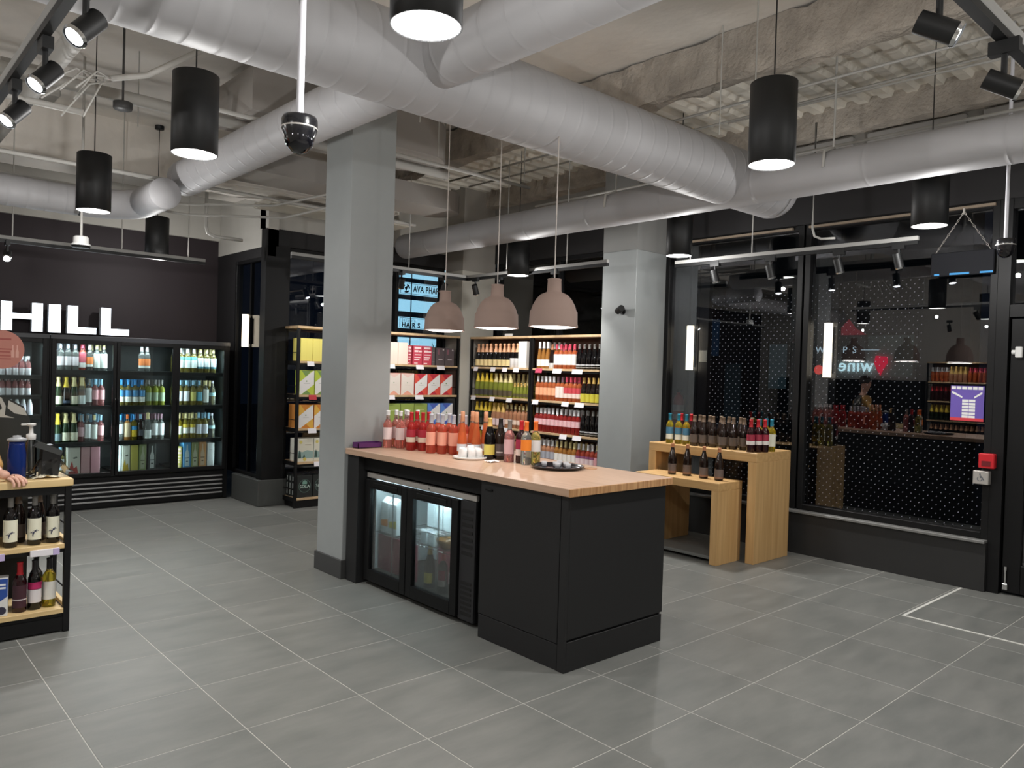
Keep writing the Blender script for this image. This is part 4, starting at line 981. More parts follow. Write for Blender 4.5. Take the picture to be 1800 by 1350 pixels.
# ------------------------------------------------------------------ upright glass door coolers
FW = mat('cooler_interior', (36, 40, 40), .5)
SH = mat('cooler_shelf', (15, 17, 17), .5)
def cooler(label, x0, doors, xend, hand, levels=(1.565, 1.165, .757, .40)):
    o = thing('upright_cooler', label, 'cooler', (x0, 9.5, 0)); W = xend-x0; D = .72
    b = MB(); b.box(0, W, .02, D, 1.905, 1.95, bev=.004); b.box(0, .045, .02, D, 0, 1.905); b.box(W-.045, W, .02, D, 0, 1.905); b.box(.045, W-.045, D-.03, D, 0, 1.905)
    b.box(.045, W-.045, .05, D-.03, .0, .36); b.build('cabinet', BLK, o)
    b = MB(); b.box(.046, W-.046, D-.034, D-.031, .37, 1.9); b.box(.0455, .048, .07, D-.034, .37, 1.9); b.box(W-.048, W-.0455, .07, D-.034, .37, 1.9); b.build('liner', FW, o)
    b = MB(); b.box(0, W, 0, .02, 1.90, 1.95, bev=.003); b.build('top_trim', mat('dark_trim', (48, 50, 54), .35), o)
    g = MB().box(0, W, .03, .05, .02, .35).build('grille', BLK, o)
    for k in range(5):
        MB().box(.03, W-.06, .008, .034, .075+k*.052, .091+k*.052, bev=.002).build('grille_bar', mat('grey_grille_bar', (150, 150, 150), .4), g)
    for k, (a, c) in enumerate(doors):
        a -= x0; c -= x0; f = .045
        d = MB(); d.box(a-f, a, 0, .04, .37, 1.90, bev=.003); d.box(c, c+f, 0, .04, .37, 1.90, bev=.003); d.box(a, c, 0, .04, 1.855, 1.90, bev=.003); d.box(a, c, 0, .04, .37, .415, bev=.003)
        dd = d.build('door', BLK, o)
        MB().box(a, c, .018, .022, .415, 1.855).build('pane', FGL, dd)
        hx = (c+.012) if hand[k] == 'r' else (a-.03)
        h = MB(); h.box(hx, hx+.018, -.03, -.012, .95, 1.25, bev=.004); h.box(hx, hx+.018, -.014, .0, .96, .98); h.box(hx, hx+.018, -.014, .0, 1.22, 1.24); h.build('handle', BLK, dd)
        for z in levels:
            s = MB(); s.box(a-.01, c+.01, .10, D-.05, z-.012, z); s.box(a-.01, c+.01, .052, .062, z-.042, z); s.box(a-.01, c+.01, .062, .10, z-.012, z); s.build('shelf', SH, o)
        light('cooler_light', 'AREA', (x0+(a+c)/2, 9.60, 1.845), 3.0, (.84, .97, 1), 0, (x0+(a+c)/2, 9.75, .4), size=(c-a, .04))
        for xx, sx in ((a-.004, 1), (c+.004, -1)):
            light('cooler_light', 'AREA', (x0+xx, 9.59, 1.12), 2.4, (.84, .97, 1), 0, (x0+xx+sx*.5, 9.95, 1.12), size=(1.4, .03)).rotation_euler = (Vector((sx*.5, .385, 0))).to_track_quat('-Z', 'X').to_euler()
    return o
cooler('three door black upright cooler right of the sign, full of white wine', 1.845, [(1.905, 2.471), (2.548, 3.123), (3.208, 3.736)], 3.81, 'rll')
K4 = cooler('black upright cooler at the left edge with a round pink sticker', .56, [(.62, 1.13), (1.21, 1.775)], 1.84, 'rl', (1.50, 1.285, 1.07, .40))
o = MB(); o.cyl((1.405, 9.496, 1.765), (1.405, 9.4995, 1.765), .20, 40); o = tag(o.build('round_sticker', mat('salmon_sticker', (206, 134, 118), .5)), 'large round salmon sticker on the leftmost cooler door', 'sticker')
b = MB()
for u, v, w_, h in ((-.02, .1, .1, .02), (-.06, .0, .16, .012), (-.06, -.03, .13, .012), (-.08, -.07, .16, .01), (-.06, -.10, .14, .01)): b.poly([(1.405+u, 9.4955, 1.765+v), (1.405+u+w_, 9.4955, 1.765+v), (1.405+u+w_, 9.4955, 1.765+v+h), (1.405+u, 9.4955, 1.765+v+h)])
b.build('printed_lines', mat('sticker_print', (176, 84, 76), .5), o)
b = MB()
for u in (.095, .135): b.poly([(1.405+u+x, 9.4954, 1.765+z) for x, z in ((-.014, -.08), (.014, -.08), (.014, -.02), (.006, .01), (.006, .05), (-.006, .05), (-.006, .01), (-.014, -.02))])
b.build('printed_bottles', mat('sticker_print_pale', (236, 180, 164), .5), o)
def frow(items, x0, x1, z, where, group, dy=.17): row(items, (x0, 9.5+dy, z), (x1, 9.5+dy, z), 0, where, group)
FA, FB, FC, FD = 'leftmost cooler door', 'second cooler door', 'third cooler door', 'fourth cooler door'
SN = ('top shelf, ', 'second shelf, ', 'third shelf, ', 'bottom shelf, ')
G1, G2, G3, G4 = ['bottles behind the %s' % q for q in (FA, FB, FC, FD)]
frow([('mini_pink', 8)], 1.23, 1.70, 1.50, SN[0]+FA, G1)
frow([('mini_pink', 8)], 1.23, 1.70, 1.285, SN[1]+FA, G1)
frow([('white_can', 8)], 1.25, 1.72, 1.07, SN[2]+FA, G1)
frow([('clear_silver', 3), ('cool_pink', 1), ('cool_orange', 1), ('cool_white_cream', 2)], 1.94, 2.45, 1.565, SN[0]+FB, G2)
frow([('spark_cream', 1), ('spark_dark', 1), ('spark_cream', 1), ('spark_white', 1), ('tall_white_label', 1), ('cool_pink_label', 2)], 1.92, 2.43, 1.165, SN[1]+FB, G2)
frow([('spark_green_yellow', 1), ('spark_cream', 2), ('lilac', 1), ('tall_white_label', 1), ('cool_white_cream', 1), ('cool_pink_label', 1)], 1.92, 2.43, .757, SN[2]+FB, G2)
frow([.22, ('cool_orange', 2), .2], 2.58, 3.10, 1.565, SN[0]+FC, G3)
frow([('blue_blue', 4), ('green_clear', 3)], 2.57, 3.09, 1.165, SN[1]+FC, G3)
frow([('blue_white', 1), ('orange_tan', 1), ('blue_yellow', 1), ('dark_grey_cool', 1), ('spark_wide', 1), ('white_mauve', 2)], 2.57, 3.09, .757, SN[2]+FC, G3)
frow([('teal_label', 3), ('gold_cool', 3)], 3.23, 3.70, 1.565, SN[0]+FD, G4)
frow([('ltblue_white', 2), ('ltblue_yellow', 1), ('ltblue_blue', 1), ('cool_white_cream', 1), ('clear_spirit', 1)], 3.23, 3.70, 1.165, SN[1]+FD, G4)
frow([('cream_green', 1), ('cream_gold', 2), ('ltblue_white', 2), ('clear_spirit', 1)], 3.23, 3.70, .757, SN[2]+FD, G4)
def fbox(label, x0, x1, style, c1, c2, h=.30): carton(label, ((x0+x1)/2, 9.68, .40), x1-x0-.004, .15, h, style, c1, c2, 0, 'cartons on the cooler bottoms', 'wine_carton')
bottle('ltblue_white', (1.995, 9.67, .40), 0, 'pale bottle left of the floral carton in the second cooler', G2)
fbox('white floral carton with red splashes on the second cooler bottom', 2.05, 2.18, 'splash', (222, 220, 206), (190, 74, 66))
fbox('dusty pink carton beside the floral carton', 2.185, 2.28, 'stripe', (214, 168, 170), (190, 140, 144))
fbox('brighter pink carton at the right of the second cooler bottom', 2.285, 2.38, 'plain', (226, 166, 176), (214, 150, 160))
fbox('narrow white carton at the left of the third cooler bottom', 2.57, 2.605, 'stripe', (226, 236, 236), (190, 200, 200))
fbox('white carton with a yellow splash in the third cooler', 2.61, 2.70, 'splash', (226, 230, 214), (206, 176, 60))
fbox('plain yellow carton in the third cooler', 2.705, 2.79, 'plain', (214, 206, 104), (196, 188, 90))
fbox('green carton printed with a pale bottle, third cooler', 2.795, 2.88, 'bottle', (160, 176, 120), (206, 214, 180), .31)
fbox('dark carton printed with a white bottle, third cooler', 2.90, 2.985, 'bottle', (70, 78, 76), (214, 220, 216), .31)
fbox('yellow and purple carton at the left of the fourth cooler', 3.23, 3.285, 'lines', (206, 200, 110), None, .26)
fbox('blue carton printed with a pale bottle, fourth cooler', 3.30, 3.395, 'bottle', (80, 156, 206), (196, 222, 226), .31)
fbox('olive carton printed with a pale bottle, fourth cooler', 3.40, 3.485, 'bottle', (160, 170, 110), (214, 220, 186), .31)
fbox('orange carton printed with a pale bottle, fourth cooler', 3.49, 3.58, 'bottle', (226, 166, 104), (236, 206, 170), .31)
fbox('bright white carton at the right of the fourth cooler', 3.59, 3.68, 'stripe', (234, 240, 238), (200, 206, 206), .29)
def cooler_back_rows():
    b, ms = MB(), []
    for dy in (.28, .40):
        for items, x0, x1, z in (([('clear_silver', 3), ('cool_pink', 1), ('cool_white_cream', 2)], 1.94, 2.44, 1.565), ([('rose_gold', 4), ('cool_pink_label', 2)], 1.94, 2.44, 1.165), ([('spark_cream', 3), ('cool_pink_label', 3)], 1.94, 2.44, .757),
                                 ([('blue_blue', 4), ('green_clear', 3)], 2.57, 3.09, 1.165), ([('blue_white', 3), ('white_mauve', 4)], 2.57, 3.09, .757),
                                 ([('teal_label', 3), ('gold_cool', 4)], 3.23, 3.70, 1.565), ([('ltblue_white', 5), ('cream_green', 2)], 3.23, 3.70, 1.165), ([('cream_green', 4), ('ltblue_white', 2)], 3.23, 3.70, .757),
                                 ([('mini_pink', 8)], 1.23, 1.72, 1.50), ([('mini_pink', 8)], 1.23, 1.72, 1.285)):
            back_row(b, items, (x0, 9.5+dy, z), (x1, 9.5+dy, z), ms)
    tag(b.build('cooler_back_row_bottles', ms), 'crowded rear rows of bottles inside the upright coolers', 'bottles', kind='stuff')
cooler_back_rows()

# ------------------------------------------------------------------ the counter island
wt = tag(MB().box(3.105, 4.055, 2.94, 5.39, 1.005, 1.05, bev=.002).build('worktop', BAMBOO), 'long pale bamboo worktop of the central counter', 'worktop')
MB().box(3.105, 4.055, 2.93, 2.9398, 1.005, 1.05, bev=.002).build('end_grain', wood_mat('bamboo_end_grain', (160, 112, 72), (208, 166, 120), (55, 2, 3), .4), wt)
def counter():
    o = thing('counter_cabinet', 'matte black cabinet under the bamboo worktop, at its near end', 'cabinet', (3.13, 2.965, 0))
    b = MB(); b.box(.02, .90, .02, .765, 0, 1.003); b.build('carcass', BLKM, o)
    MB().box(0, .02, .06, .765, .155, 1.0, bev=.002).build('door', BLKM, o)
    h = MB(); h.box(-.012, .0, .65, .715, .945, .957, bev=.003); h.build('door_pull', BLK, o)
    MB().box(0, .02, .0, .055, .0, 1.0, bev=.002).build('corner_post', BLKM, o)
    MB().box(.02, .90, 0, .02, .185, 1.0, bev=.002).build('end_panel', BLKM, o)
    MB().box(.004, .02, .06, .765, 0, .150, bev=.002).build('kick_board', BLKM, o)
    MB().box(.02, .895, 0.0, .02, 0, .172, bev=.002).build('kick_board', BLKM, o)
    # the rest of the frame around the bottle cooler
    o2 = thing('counter_surround', 'matte black frame of the counter around the bottle cooler', 'cabinet', (3.13, 3.74, 0))
    MB().box(0, .90, 1.49, 1.65, 0, 1.003, bev=.002).build('end_panel', BLKM, o2)
    MB().box(.05, .07, 0, 1.49, .895, 1.003).build('top_rail', BLK, o2)
    MB().box(.86, .90, 0, 1.49, 0, 1.003).build('back_panel', BLKM, o2)
    MB().box(.06, .10, 1.36, 1.39, .955, .975, bev=.003).build('white_clip', WHITE, o2)
counter()
def bottle_cooler():
    o = thing('bottle_cooler', 'low black two door bottle cooler built into the counter', 'cooler', (3.20, 3.86, 0))
    W, D, Z0, Z1 = 1.35, .66, .03, .87                      # along +y, depth +x
    b = MB(); b.box(.02, D, 0, .16, Z0, .83); b.box(.02, D, W-.03, W, Z0, .83); b.box(.02, D, .16, W-.03, Z0, .10); b.box(D-.03, D, .16, W-.03, .10, .83); b.box(.02, D, .0, W, .83, .845)
    b.build('cabinet', BLK, o)
    l = MB(); l.box(D-.034, D-.031, .17, W-.04, .11, .83); l.box(.05, D-.034, W-.035, W-.031, .11, .83); l.box(.05, D-.034, .161, .165, .11, .83); l.box(.05, D-.034, .17, W-.04, .826, .829); l.build('liner', mat('pale_liner', (176, 184, 186), .4), o)
    MB().box(0, .03, 0, W, .835, .875, bev=.003).build('steel_strip', STEEL, o)
    b = MB(); b.cyl((0, .52, .855), (-.006, .52, .855), .007, 10); b.build('lock', CHROME, o)
    v = MB().box(0, .02, .003, .163, .03, .83, bev=.003).build('vent_panel', mat('vent_grey', (36, 36, 38), .5), o)
    SL = mat('louver_black', (6, 6, 6), .6)
    for k in range(7): MB().prism([(-.004, 0), (.001, .002), (.001, .022), (-.001, .022)], .11, 'xz', .028).build('louver', SL, v, (0, 0, .47+k*.047))
    for k in range(7): MB().prism([(-.004, 0), (.001, .002), (.001, .018), (-.001, .018)], .11, 'xz', .028).build('louver', SL, v, (0, 0, .07+k*.034))
    for k, (y0, y1) in enumerate(((.17, .765), (.775, 1.345))):
        f = .07; d = MB(); d.box(-.02, .02, y0, y0+f, .04, .825, bev=.004); d.box(-.02, .02, y1-f, y1, .04, .825, bev=.004); d.box(-.02, .02, y0+f, y1-f, .76, .825); d.box(-.02, .02, y0+f, y1-f, .04, .125); dd = d.build('door', BLK, o)
        MB().box(-.002, .002, y0+f, y1-f, .125, .76).build('pane', FGL, dd)
        MB().box(-.028, -.018, y0+.12, y1-.12, .775, .81, bev=.004).build('grip', mat('grip_black', (10, 10, 10), .3), dd)
    def wire(z, y0, y1):
        s = MB()
        for t in range(12): s.cyl((.06+t*.05, y0, z), (.06+t*.05, y1, z), .003, 5)
        for y in (y0, (y0+y1)/2, y1): s.cyl((.06, y, z-.004), (.61, y, z-.004), .004, 5)
        s.build('wire_shelf', CHROME, o)
    wire(.41, .79, 1.30); wire(.52, .18, .75); wire(.41, .18, .75)
    MB().box(.09, .105, .79, 1.31, .115, .385).build('maroon_panel', mat('maroon_panel', (150, 52, 78), .5), o)
    MB().box(.25, .265, .17, .75, .115, .40).build('maroon_panel', MATS['maroon_panel'], o)
    for y in (.19, .47, .75, .79, 1.05, 1.30): MB().cyl((.05, y, .11), (.05, y, .82), .006, 6).build('shelf_post', CHROME, o)
    light('cooler_light', 'AREA', (3.26, 3.86+1.05, .815), 9.0, (.80, .95, 1), 0, (3.45, 3.86+1.05, .2), size=(.4, .05))
    light('cooler_light', 'AREA', (3.26, 3.86+.47, .815), 9.0, (.80, .95, 1), 0, (3.45, 3.86+.47, .2), size=(.4, .05))
bottle_cooler()
for k, (dy, c, wd) in enumerate(((1.095, (206, 196, 70), 'yellow'), (1.21, (226, 140, 50), 'orange'))):
    o = carton('white drink carton with %s band behind the left door, %s from right' % (wd, ORD[k]), (3.32, 3.86+dy, .414), .10, .085, .235, 'stripe', (222, 232, 234), (160, 190, 196), -PI/2, 'drink cartons in the low cooler', 'drink_carton')
    MB().poly([(-.049, -.0436, .05), (.049, -.0436, .05), (.049, -.0436, .11), (-.049, -.0436, .095)]).build('printed_band', col(c), o)
    MB().prism([(-.04, .235), (.04, .235), (0, .275)], .084, 'yz', -.042).build('gable_top', col((222, 232, 234)), o)
for k, dy in enumerate((.44, .54, .64, .735)):
    o = carton('plain white carton on the high wire shelf, low cooler, %s from right' % ORD[k], (3.42, 3.86+dy, .524), .09, .09, .2, 'stripe', (214, 230, 234), (150, 180, 190), -PI/2, 'drink cartons in the low cooler', 'drink_carton')
    MB().prism([(-.042, .2), (.042, .2), (0, .24)], .088, 'yz', -.044).build('gable_top', col((214, 230, 234)), o)
for k, dy in enumerate((.62, .71)):
    carton('small pale carton on the low wire shelf, low cooler, %s from right' % ORD[k], (3.33, 3.86+dy, .414), .07, .07, .10, 'stripe', (206, 220, 224), (110, 140, 150), -PI/2, 'small cartons in the low cooler', 'drink_carton')
def bowl(label, loc):
    b = MB(); b.lathe([(0, 0), (.03, 0), (.06, .03), (.075, .075), (.072, .075), (.056, .033), (.03, .006), (0, .006)], 20); tag(b.build('amber_bowl', mat('amber_glass', (150, 110, 60), .1, trans=.4), None, loc), label, 'bowl')
bowl('amber glass bowl on the wire shelf in the low cooler', (3.33, 4.34, .414))
bottle('white_label_wine', (3.33, 4.24, .102), -PI/2, 'white labelled bottle on the floor of the low cooler', 'bottles in the low cooler')
bottle('burg_magenta', (3.31, 4.345, .102), -PI/2, 'dark red bottle on the floor of the low cooler', 'bottles in the low cooler')
bottle('dark_yellow', (3.33, 4.53, .102), -PI/2, 'dark bottle with yellow label on the low cooler floor', 'bottles in the low cooler')

# bottles standing on the worktop
A0 = -.83; GI = 'bottles on the bamboo counter'; ZW = 1.0505
def on_counter(st, pts, where, rz=A0):
    for k, (x, y) in enumerate(pts): bottle(st, (x, y, ZW), rz+random.uniform(-.1, .1), '%s, %s %s' % (ST[st][5], ORD[k], where), GI)
on_counter('pink_white', [(3.42, 5.275), (3.485, 5.19), (3.53, 5.32), (3.585, 5.235), (3.64, 5.34), (3.70, 5.26)], 'from left beside the pillar')
on_counter('red_cap_rose', [(3.48, 5.03), (3.545, 4.965), (3.575, 5.09), (3.64, 5.02)], 'of four at the back of the counter')
on_counter('silver_rose', [(3.495, 4.785), (3.55, 4.715), (3.605, 4.645), (3.60, 4.84), (3.655, 4.765), (3.71, 4.69), (3.66, 4.575), (3.76, 4.61)], 'in the orange cluster')
on_counter('slender_orange', [(3.575, 4.50), (3.645, 4.42), (3.68, 4.51), (3.745, 4.43)], 'of four behind the white cups', A0)
for st, p, t in (('dark_yellow', (3.645, 4.265), 'dark sloping bottle with yellow label, right of the white cups'), ('black_grey', (3.71, 4.22), 'black bottle with grey label, beside the yellow labelled one'),
                 ('lilac', (3.66, 4.065), 'mauve rosé bottle with pink label, left of the red capped bottle'), ('burg_magenta', (3.70, 3.985), 'red capped wine bottle with magenta label near the counter middle'),
                 ('orange_label', (3.665, 3.895), 'clear wine bottle with orange label and orange cap'), ('white_label_wine', (3.745, 3.885), 'pale white wine bottle with orange cap, rightmost on the counter')):
    bottle(st, (*p, ZW), A0, t, GI)
# white cup rack with cups
o = MB(); o.lathe([(0, 0), (.115, 0), (.128, .008), (.13, .016), (.122, .018), (.112, .01), (0, .01)], 32)
tag(o.build('white_plate', WHITE, None, (3.545, 4.36, ZW)), 'round white plate under the white cups on the counter', 'plate')
CUP = mat('white_cup', (240, 240, 240), .4)
for k in range(7):
    a = 2*PI*k/6; r = 0 if k == 6 else .064
    b = MB(); b.lathe([(0, .066), (.021, .066), (.025, .062), (.030, 0), (.028, 0), (.022, .058), (0, .058)] if k != 6 else [(0, .084), (.022, .084), (.026, .079), (.031, 0), (.029, 0), (.023, .074), (0, .074)], 18)
    tag(b.build('white_cup', CUP, None, (3.545+r*math.cos(a), 4.36+r*math.sin(a), ZW+.0115)), 'upturned white cup on the white plate, '+('the tall one in the middle' if k == 6 else ('rear right', 'rear left', 'far left', 'front left', 'front middle', 'far right')[k]+' in the ring'), 'cup', 'white cups on the plate')
# black oval tray and clear sample cups
o = MB(); o.lathe([(0, .002), (.150, .002), (.158, .006), (.178, .02), (.182, .02), (.180, .016), (.160, .0), (0, 0)], 40)
tray = tag(o.build('serving_tray', mat('black_tray', (24, 18, 24), .22, coat=.3), None, (3.725, 3.64, ZW)), 'round black serving tray with clear sample cups on the counter', 'tray')
for k, (dx, dy) in enumerate(((-.03, .10), (.03, .05), (-.01, -.01), (.08, .0), (.03, -.07), (.10, .08))):
    b = MB(); b.lathe([(0, .001), (.0155, .001), (.021, .034), (.0205, .034), (.015, .003), (0, .003)], 16)
    tag(b.build('sample_cup', mat('frosted_plastic', (226, 226, 230), .3, trans=.45), None, (3.725+dx, 3.64+dy, ZW+.003)), 'small clear sample cup on the black tray, '+('far left', 'rear middle', 'front left', 'right middle', 'front right', 'rear right')[k], 'cup', 'clear sample cups on the black tray')
o = MB(); o.lathe([(0, .004), (.045, .004), (.047, 0), (0, 0)], 24); tag(o.build('wooden_coaster', mat('cork', (178, 136, 100), .7), None, (3.915, 3.515, ZW)), 'small round cork coaster right of the black tray', 'coaster')
b = MB(); n = 6
pts = [[(3.50+i*.018, 4.08+j*.014, ZW+.002+.010*abs(math.sin(i*2.3+j*1.7))) for j in range(n)] for i in range(n)]
for i in range(n-1):
    for j in range(n-1): b.poly([pts[i][j], pts[i+1][j], pts[i+1][j+1], pts[i][j+1]])
tag(b.build('crumpled_napkin', mat('napkin', (240, 238, 238), .8)), 'crumpled white napkin on the counter before the bottles', 'napkin')
PUR = mat('purple_card', (84, 34, 96), .6)
b = MB(); b.box(3.165, 3.385, 5.30, 5.385, 0, .006); b.box(3.165, 3.17, 5.30, 5.385, 0, .045); b.box(3.38, 3.385, 5.30, 5.385, 0, .045); b.box(3.165, 3.385, 5.30, 5.305, 0, .040); b.box(3.165, 3.385, 5.38, 5.385, 0, .045)
tag(b.build('purple_tray_box', PUR, None, (0, 0, ZW)), 'shallow purple card box on the counter against the pillar', 'box')

# ------------------------------------------------------------------ oak nesting tables by the window
def table(label, loc, W, L, H, t, m_rot=False):
    """a waterfall table: two slab sides and a top, mitred look; x = depth, y = length"""
    o = thing('nesting_table', label, 'table', loc)
    MB().box(0, W, 0, L, H-t, H, bev=.003).build('table_top', OAKH, o)
    for y in (0, L-t): MB().box(0, W, y, y+t, 0, H-t, bev=.002).build('side_panel', OAK, o)
    return o
table('taller oak waterfall table by the window, crowded with bottles', (6.33, 3.665, 0), .62, 1.22, 1.017, .085)
table('lower oak waterfall table standing in front of the taller one', (6.00, 3.84, 0), .39, .95, .745, .075)
tag(MB().box(6.06, 6.33, 3.95, 4.66, .03, .06, bev=.003).build('base_shelf', mat('grey_slab', (112, 114, 112), .5)), 'low grey slab lying between the sides of the oak tables', 'slab')
for k, (x, y) in enumerate(((6.08, 3.97), (6.08, 4.60), (6.28, 3.97), (6.28, 4.60))): pass
GT = 'bottles on the taller oak table'; ZT = 1.0175; TR = -1.0
def tab(st, pts, where):
    for k, (x, y) in enumerate(pts): bottle(st, (x, y, ZT), TR, '%s, %s %s' % (ST[st][5], ORD[k], where), GT)
tab('blue_label_wine', [(6.42, 4.70), (6.43, 4.60), (6.42, 4.50)], 'from left on the tall oak table')
tab('red_magenta', [(6.56, 4.66), (6.57, 4.55)], 'of the pair behind the blue labels')
tab('dark_brown', [(6.42, 4.405), (6.45, 4.32), (6.47, 4.225), (6.42, 4.08), (6.46, 3.995), (6.51, 3.91), (6.55, 4.43), (6.57, 4.33), (6.60, 4.22), (6.58, 4.12), (6.64, 4.03), (6.68, 3.93)], 'from left in the dark cluster')
tab('red_magenta', [(6.385, 3.765), (6.46, 3.735), (6.53, 3.705)], 'from left of three at the table end')
tab('plain_label_wine', [(6.64, 3.70), (6.72, 3.80), (6.60, 3.80)], 'from right at the table end')
for k, (x, y) in enumerate(((6.17, 4.475), (6.21, 4.33), (6.19, 4.13), (6.19, 3.965))):
    bottle('dark_brown_low', (x, y, .7455), -.85, 'slim dark bottle with brown label, %s from left on the low table' % ORD[k], 'bottles on the lower oak table')

# ------------------------------------------------------------------ till counter at the left
def display():
    o = thing('till_shelf', 'black framed till counter at the left edge with oak shelves', 'shelf unit', (-.25, 5.345, 0))
    W, D = 1.42, .40; p = .035
    for x in (0, W-p):
        for y in (0, D-p): MB().box(x, x+p, y, y+p, .0, .908, bev=.002).build('post', BLK, o)
    MB().box(-.01, W+.006, -.012, D+.02, .908, .952, bev=.003).build('table_top', wood_mat('pale_oak_top', (206, 176, 122), (226, 198, 146), (3, 30, 30)), o)
    for z in (.552, .15):
        MB().box(p, W-p, -.004, D, z-.03, z, bev=.002).build('shelf_board', MATS['pale_oak_top'], o)
        MB().box(.004, W-.004, .012, D-.012, z-.055, z-.03).build('shelf_rail', BLK, o)
    MB().box(p, W-p, .006, D-.006, .012, .095).build('kick_panel', BLK, o)
    MB().box(p, W-p, .006, .02, .86, .908).build('top_rail', BLK, o)
    MB().box(W-p+.004, W-.006, p, D-p, .552, .572).build('side_lip', MATS['pale_oak_top'], o)
    MB().box(W-p+.004, W-.006, p, D-p, .15, .17).build('side_lip', MATS['pale_oak_top'], o)
    b = MB(); b.cyl((W-.017, p, .26), (W-.017, D-p, .26), .005, 6); b.cyl((W-.017, p, .66), (W-.017, D-p, .66), .005, 6); b.build('side_guard', BLK, o)
    MB().box(p, W*.62, D-.02, D-.012, .17, .52).build('back_panel', mat('grey_back', (110, 110, 108), .7), o)
    MB().box(p, W*.86, D-.02, D-.012, .57, .86).build('back_panel', mat('black_back', (20, 20, 20), .7), o)
    for x0, x1 in ((1.20, 1.355), (.92, 1.07)):
        MB().box(x0, x1, -.02, -.006, .492, .532, bev=.002).build('price_tag', TAG, o)
        MB().box(x1-.035, x1, -.0215, -.02, .492, .532).build('tag_end', col((196, 180, 220)), o)
display()
def roo(par):
    """the little leaping kangaroo printed low on each cream label"""
    b = MB(); R = .0384
    body = [(-.9, -.05), (-.5, .12), (-.1, .40), (.25, .45), (.5, .62), (.62, .60), (.60, .48), (.9, .40), (1.0, .30), (.7, .30), (.45, .28), (.40, .05), (.30, .20), (.10, .05), (.0, -.25), (-.15, -.55), (-.05, -.60), (.1, -.62), (-.25, -.65), (-.30, -.40), (-.25, -.05), (-.5, -.05)]
    b.poly([(R*math.sin(u*.72), -R*math.cos(u*.72), .078+v*.034) for u, v in body])
    b.build('printed_kangaroo', col((60, 62, 84)), par)
    c = MB(); c.poly([(R*math.sin(a), -R*math.cos(a), z) for a, z in ((-.95, .10), (-.88, .10), (-.88, .155), (-.95, .155))]); c.build('printed_words', col((150, 146, 130)), par)
GD = 'cream label bottles on the till shelf'
for k, (x, y) in enumerate(((.555, 5.46), (.66, 5.45), (.745, 5.45), (.86, 5.41), (.985, 5.41), (1.085, 5.42))):
    o = bottle('roo', (x, y, .5525), -.25, 'black wine bottle with cream kangaroo label, %s on the upper till shelf' % (['farthest left', 'second from left', 'fourth from right', 'third from right', 'second from right', 'rightmost'][k]), GD); roo(o)
for k, (x, y) in enumerate(((.92, 5.53), (1.03, 5.53))):
    bottle('dark_brown', (x, y, .5525), -.3, 'dark bottle in the rear of the upper till shelf, %s from left' % ORD[k], 'rear bottles on the till shelf')
ST.update({
 'b_red': ('bordeaux', 'red', 'red', .225, [(.03, .165, (66, 34, 44)), (.075, .082, (206, 196, 198))], ''),
 'b_mag': ('bordeaux', 'black', 'black', .225, [(.045, .125, (226, 220, 222)), (.128, .17, (186, 40, 100))], ''),
 'b_white': ('bordeaux', 'yellow', 'black', .235, [(.05, .16, (224, 222, 214))], ''),
})
bottle('b_red', (.915, 5.42, .1505), -.25, 'dark red wine bottle with red cap on the lower till shelf')
bottle('b_mag', (.995, 5.43, .1505), -.25, 'black wine bottle with magenta and white label on the lower till shelf')
bottle('b_white', (1.075, 5.44, .1505), -.25, 'yellow white wine bottle with black cap on the lower till shelf')
bottle('b_mag', (1.02, 5.53, .1505), -.25, 'black capped bottle half hidden behind the magenta label')
def bluebox():
    o = MB().box(-.06, .06, -.05, .05, 0, .225, bev=.003).build('wine_carton', WHITE, None, (.795, 5.42, .1505), -.2); tag(o, 'blue and white boxed wine at the left of the lower till shelf', 'box')
    b = MB(); b.poly([(-.06, -.0506, .225), (.06, -.0506, .225), (.06, -.0506, .12), (.02, -.0506, .09), (-.06, -.0506, .08)]); b.build('printed_blue', col((44, 80, 160)), o)
    c = MB(); c.poly([(.03+.024*math.cos(a), -.051, .035+.024*math.sin(a)) for a in [2*PI*i/16 for i in range(16)]]); c.build('printed_seal', col((50, 50, 70)), o)
    d = MB()
    for z, x0 in ((.185, -.01), (.165, 0)): d.box(x0, .05, -.0515, -.0508, z, z+.011)
    d.build('printed_words', col((226, 230, 236)), o)
bluebox()
# things on the till counter
ZD = .9525
o = thing('water_jug', 'blue water bottle with a grey lid on the till counter', 'water bottle', (.892, 5.455, ZD))
MB().lathe([(0, 0), (.045, 0), (.050, .008), (.050, .15), (.043, .21), (.042, .235), (0, .236)], 24).build('body', mat('blue_plastic', (22, 44, 108), .15, trans=.15), o)
b = MB(); b.lathe([(.042, .232), (.052, .236), (.052, .246), (.034, .254), (.022, .256), (.022, .266), (0, .268)], 24); b.build('lid', mat('grey_lid', (150, 152, 154), .4), o)
o = thing('pump_bottle', 'clear pump dispenser bottle beside the blue water bottle', 'pump bottle', (.985, 5.565, ZD))
MB().lathe([(0, 0), (.030, 0), (.033, .006), (.033, .17), (.028, .205), (.02, .225), (.02, .235), (0, .235)], 20).build('body', CLEAR, o)
b = MB(); b.lathe([(.025, .23), (.027, .235), (.027, .262), (.012, .268), (.010, .31), (.026, .318), (.026, .33), (0, .332)], 16); b.box(-.055, .0, -.008, .008, .318, .33, bev=.003); b.cyl((0, 0, .23), (.008, 0, .02), .004, 6); b.build('pump', mat('pale_pump', (206, 204, 200), .4), o)
o = thing('card_terminal', 'black card terminal wrapped in clear plastic on the till counter', 'card terminal', (1.07, 5.52, ZD))
b = MB(); b.prism([(-.045, 0), (.05, 0), (.07, .14), (.02, .20), (-.035, .19)], .09, 'xz', -.045); b.build('body', mat('terminal_black', (16, 16, 17), .3), o)
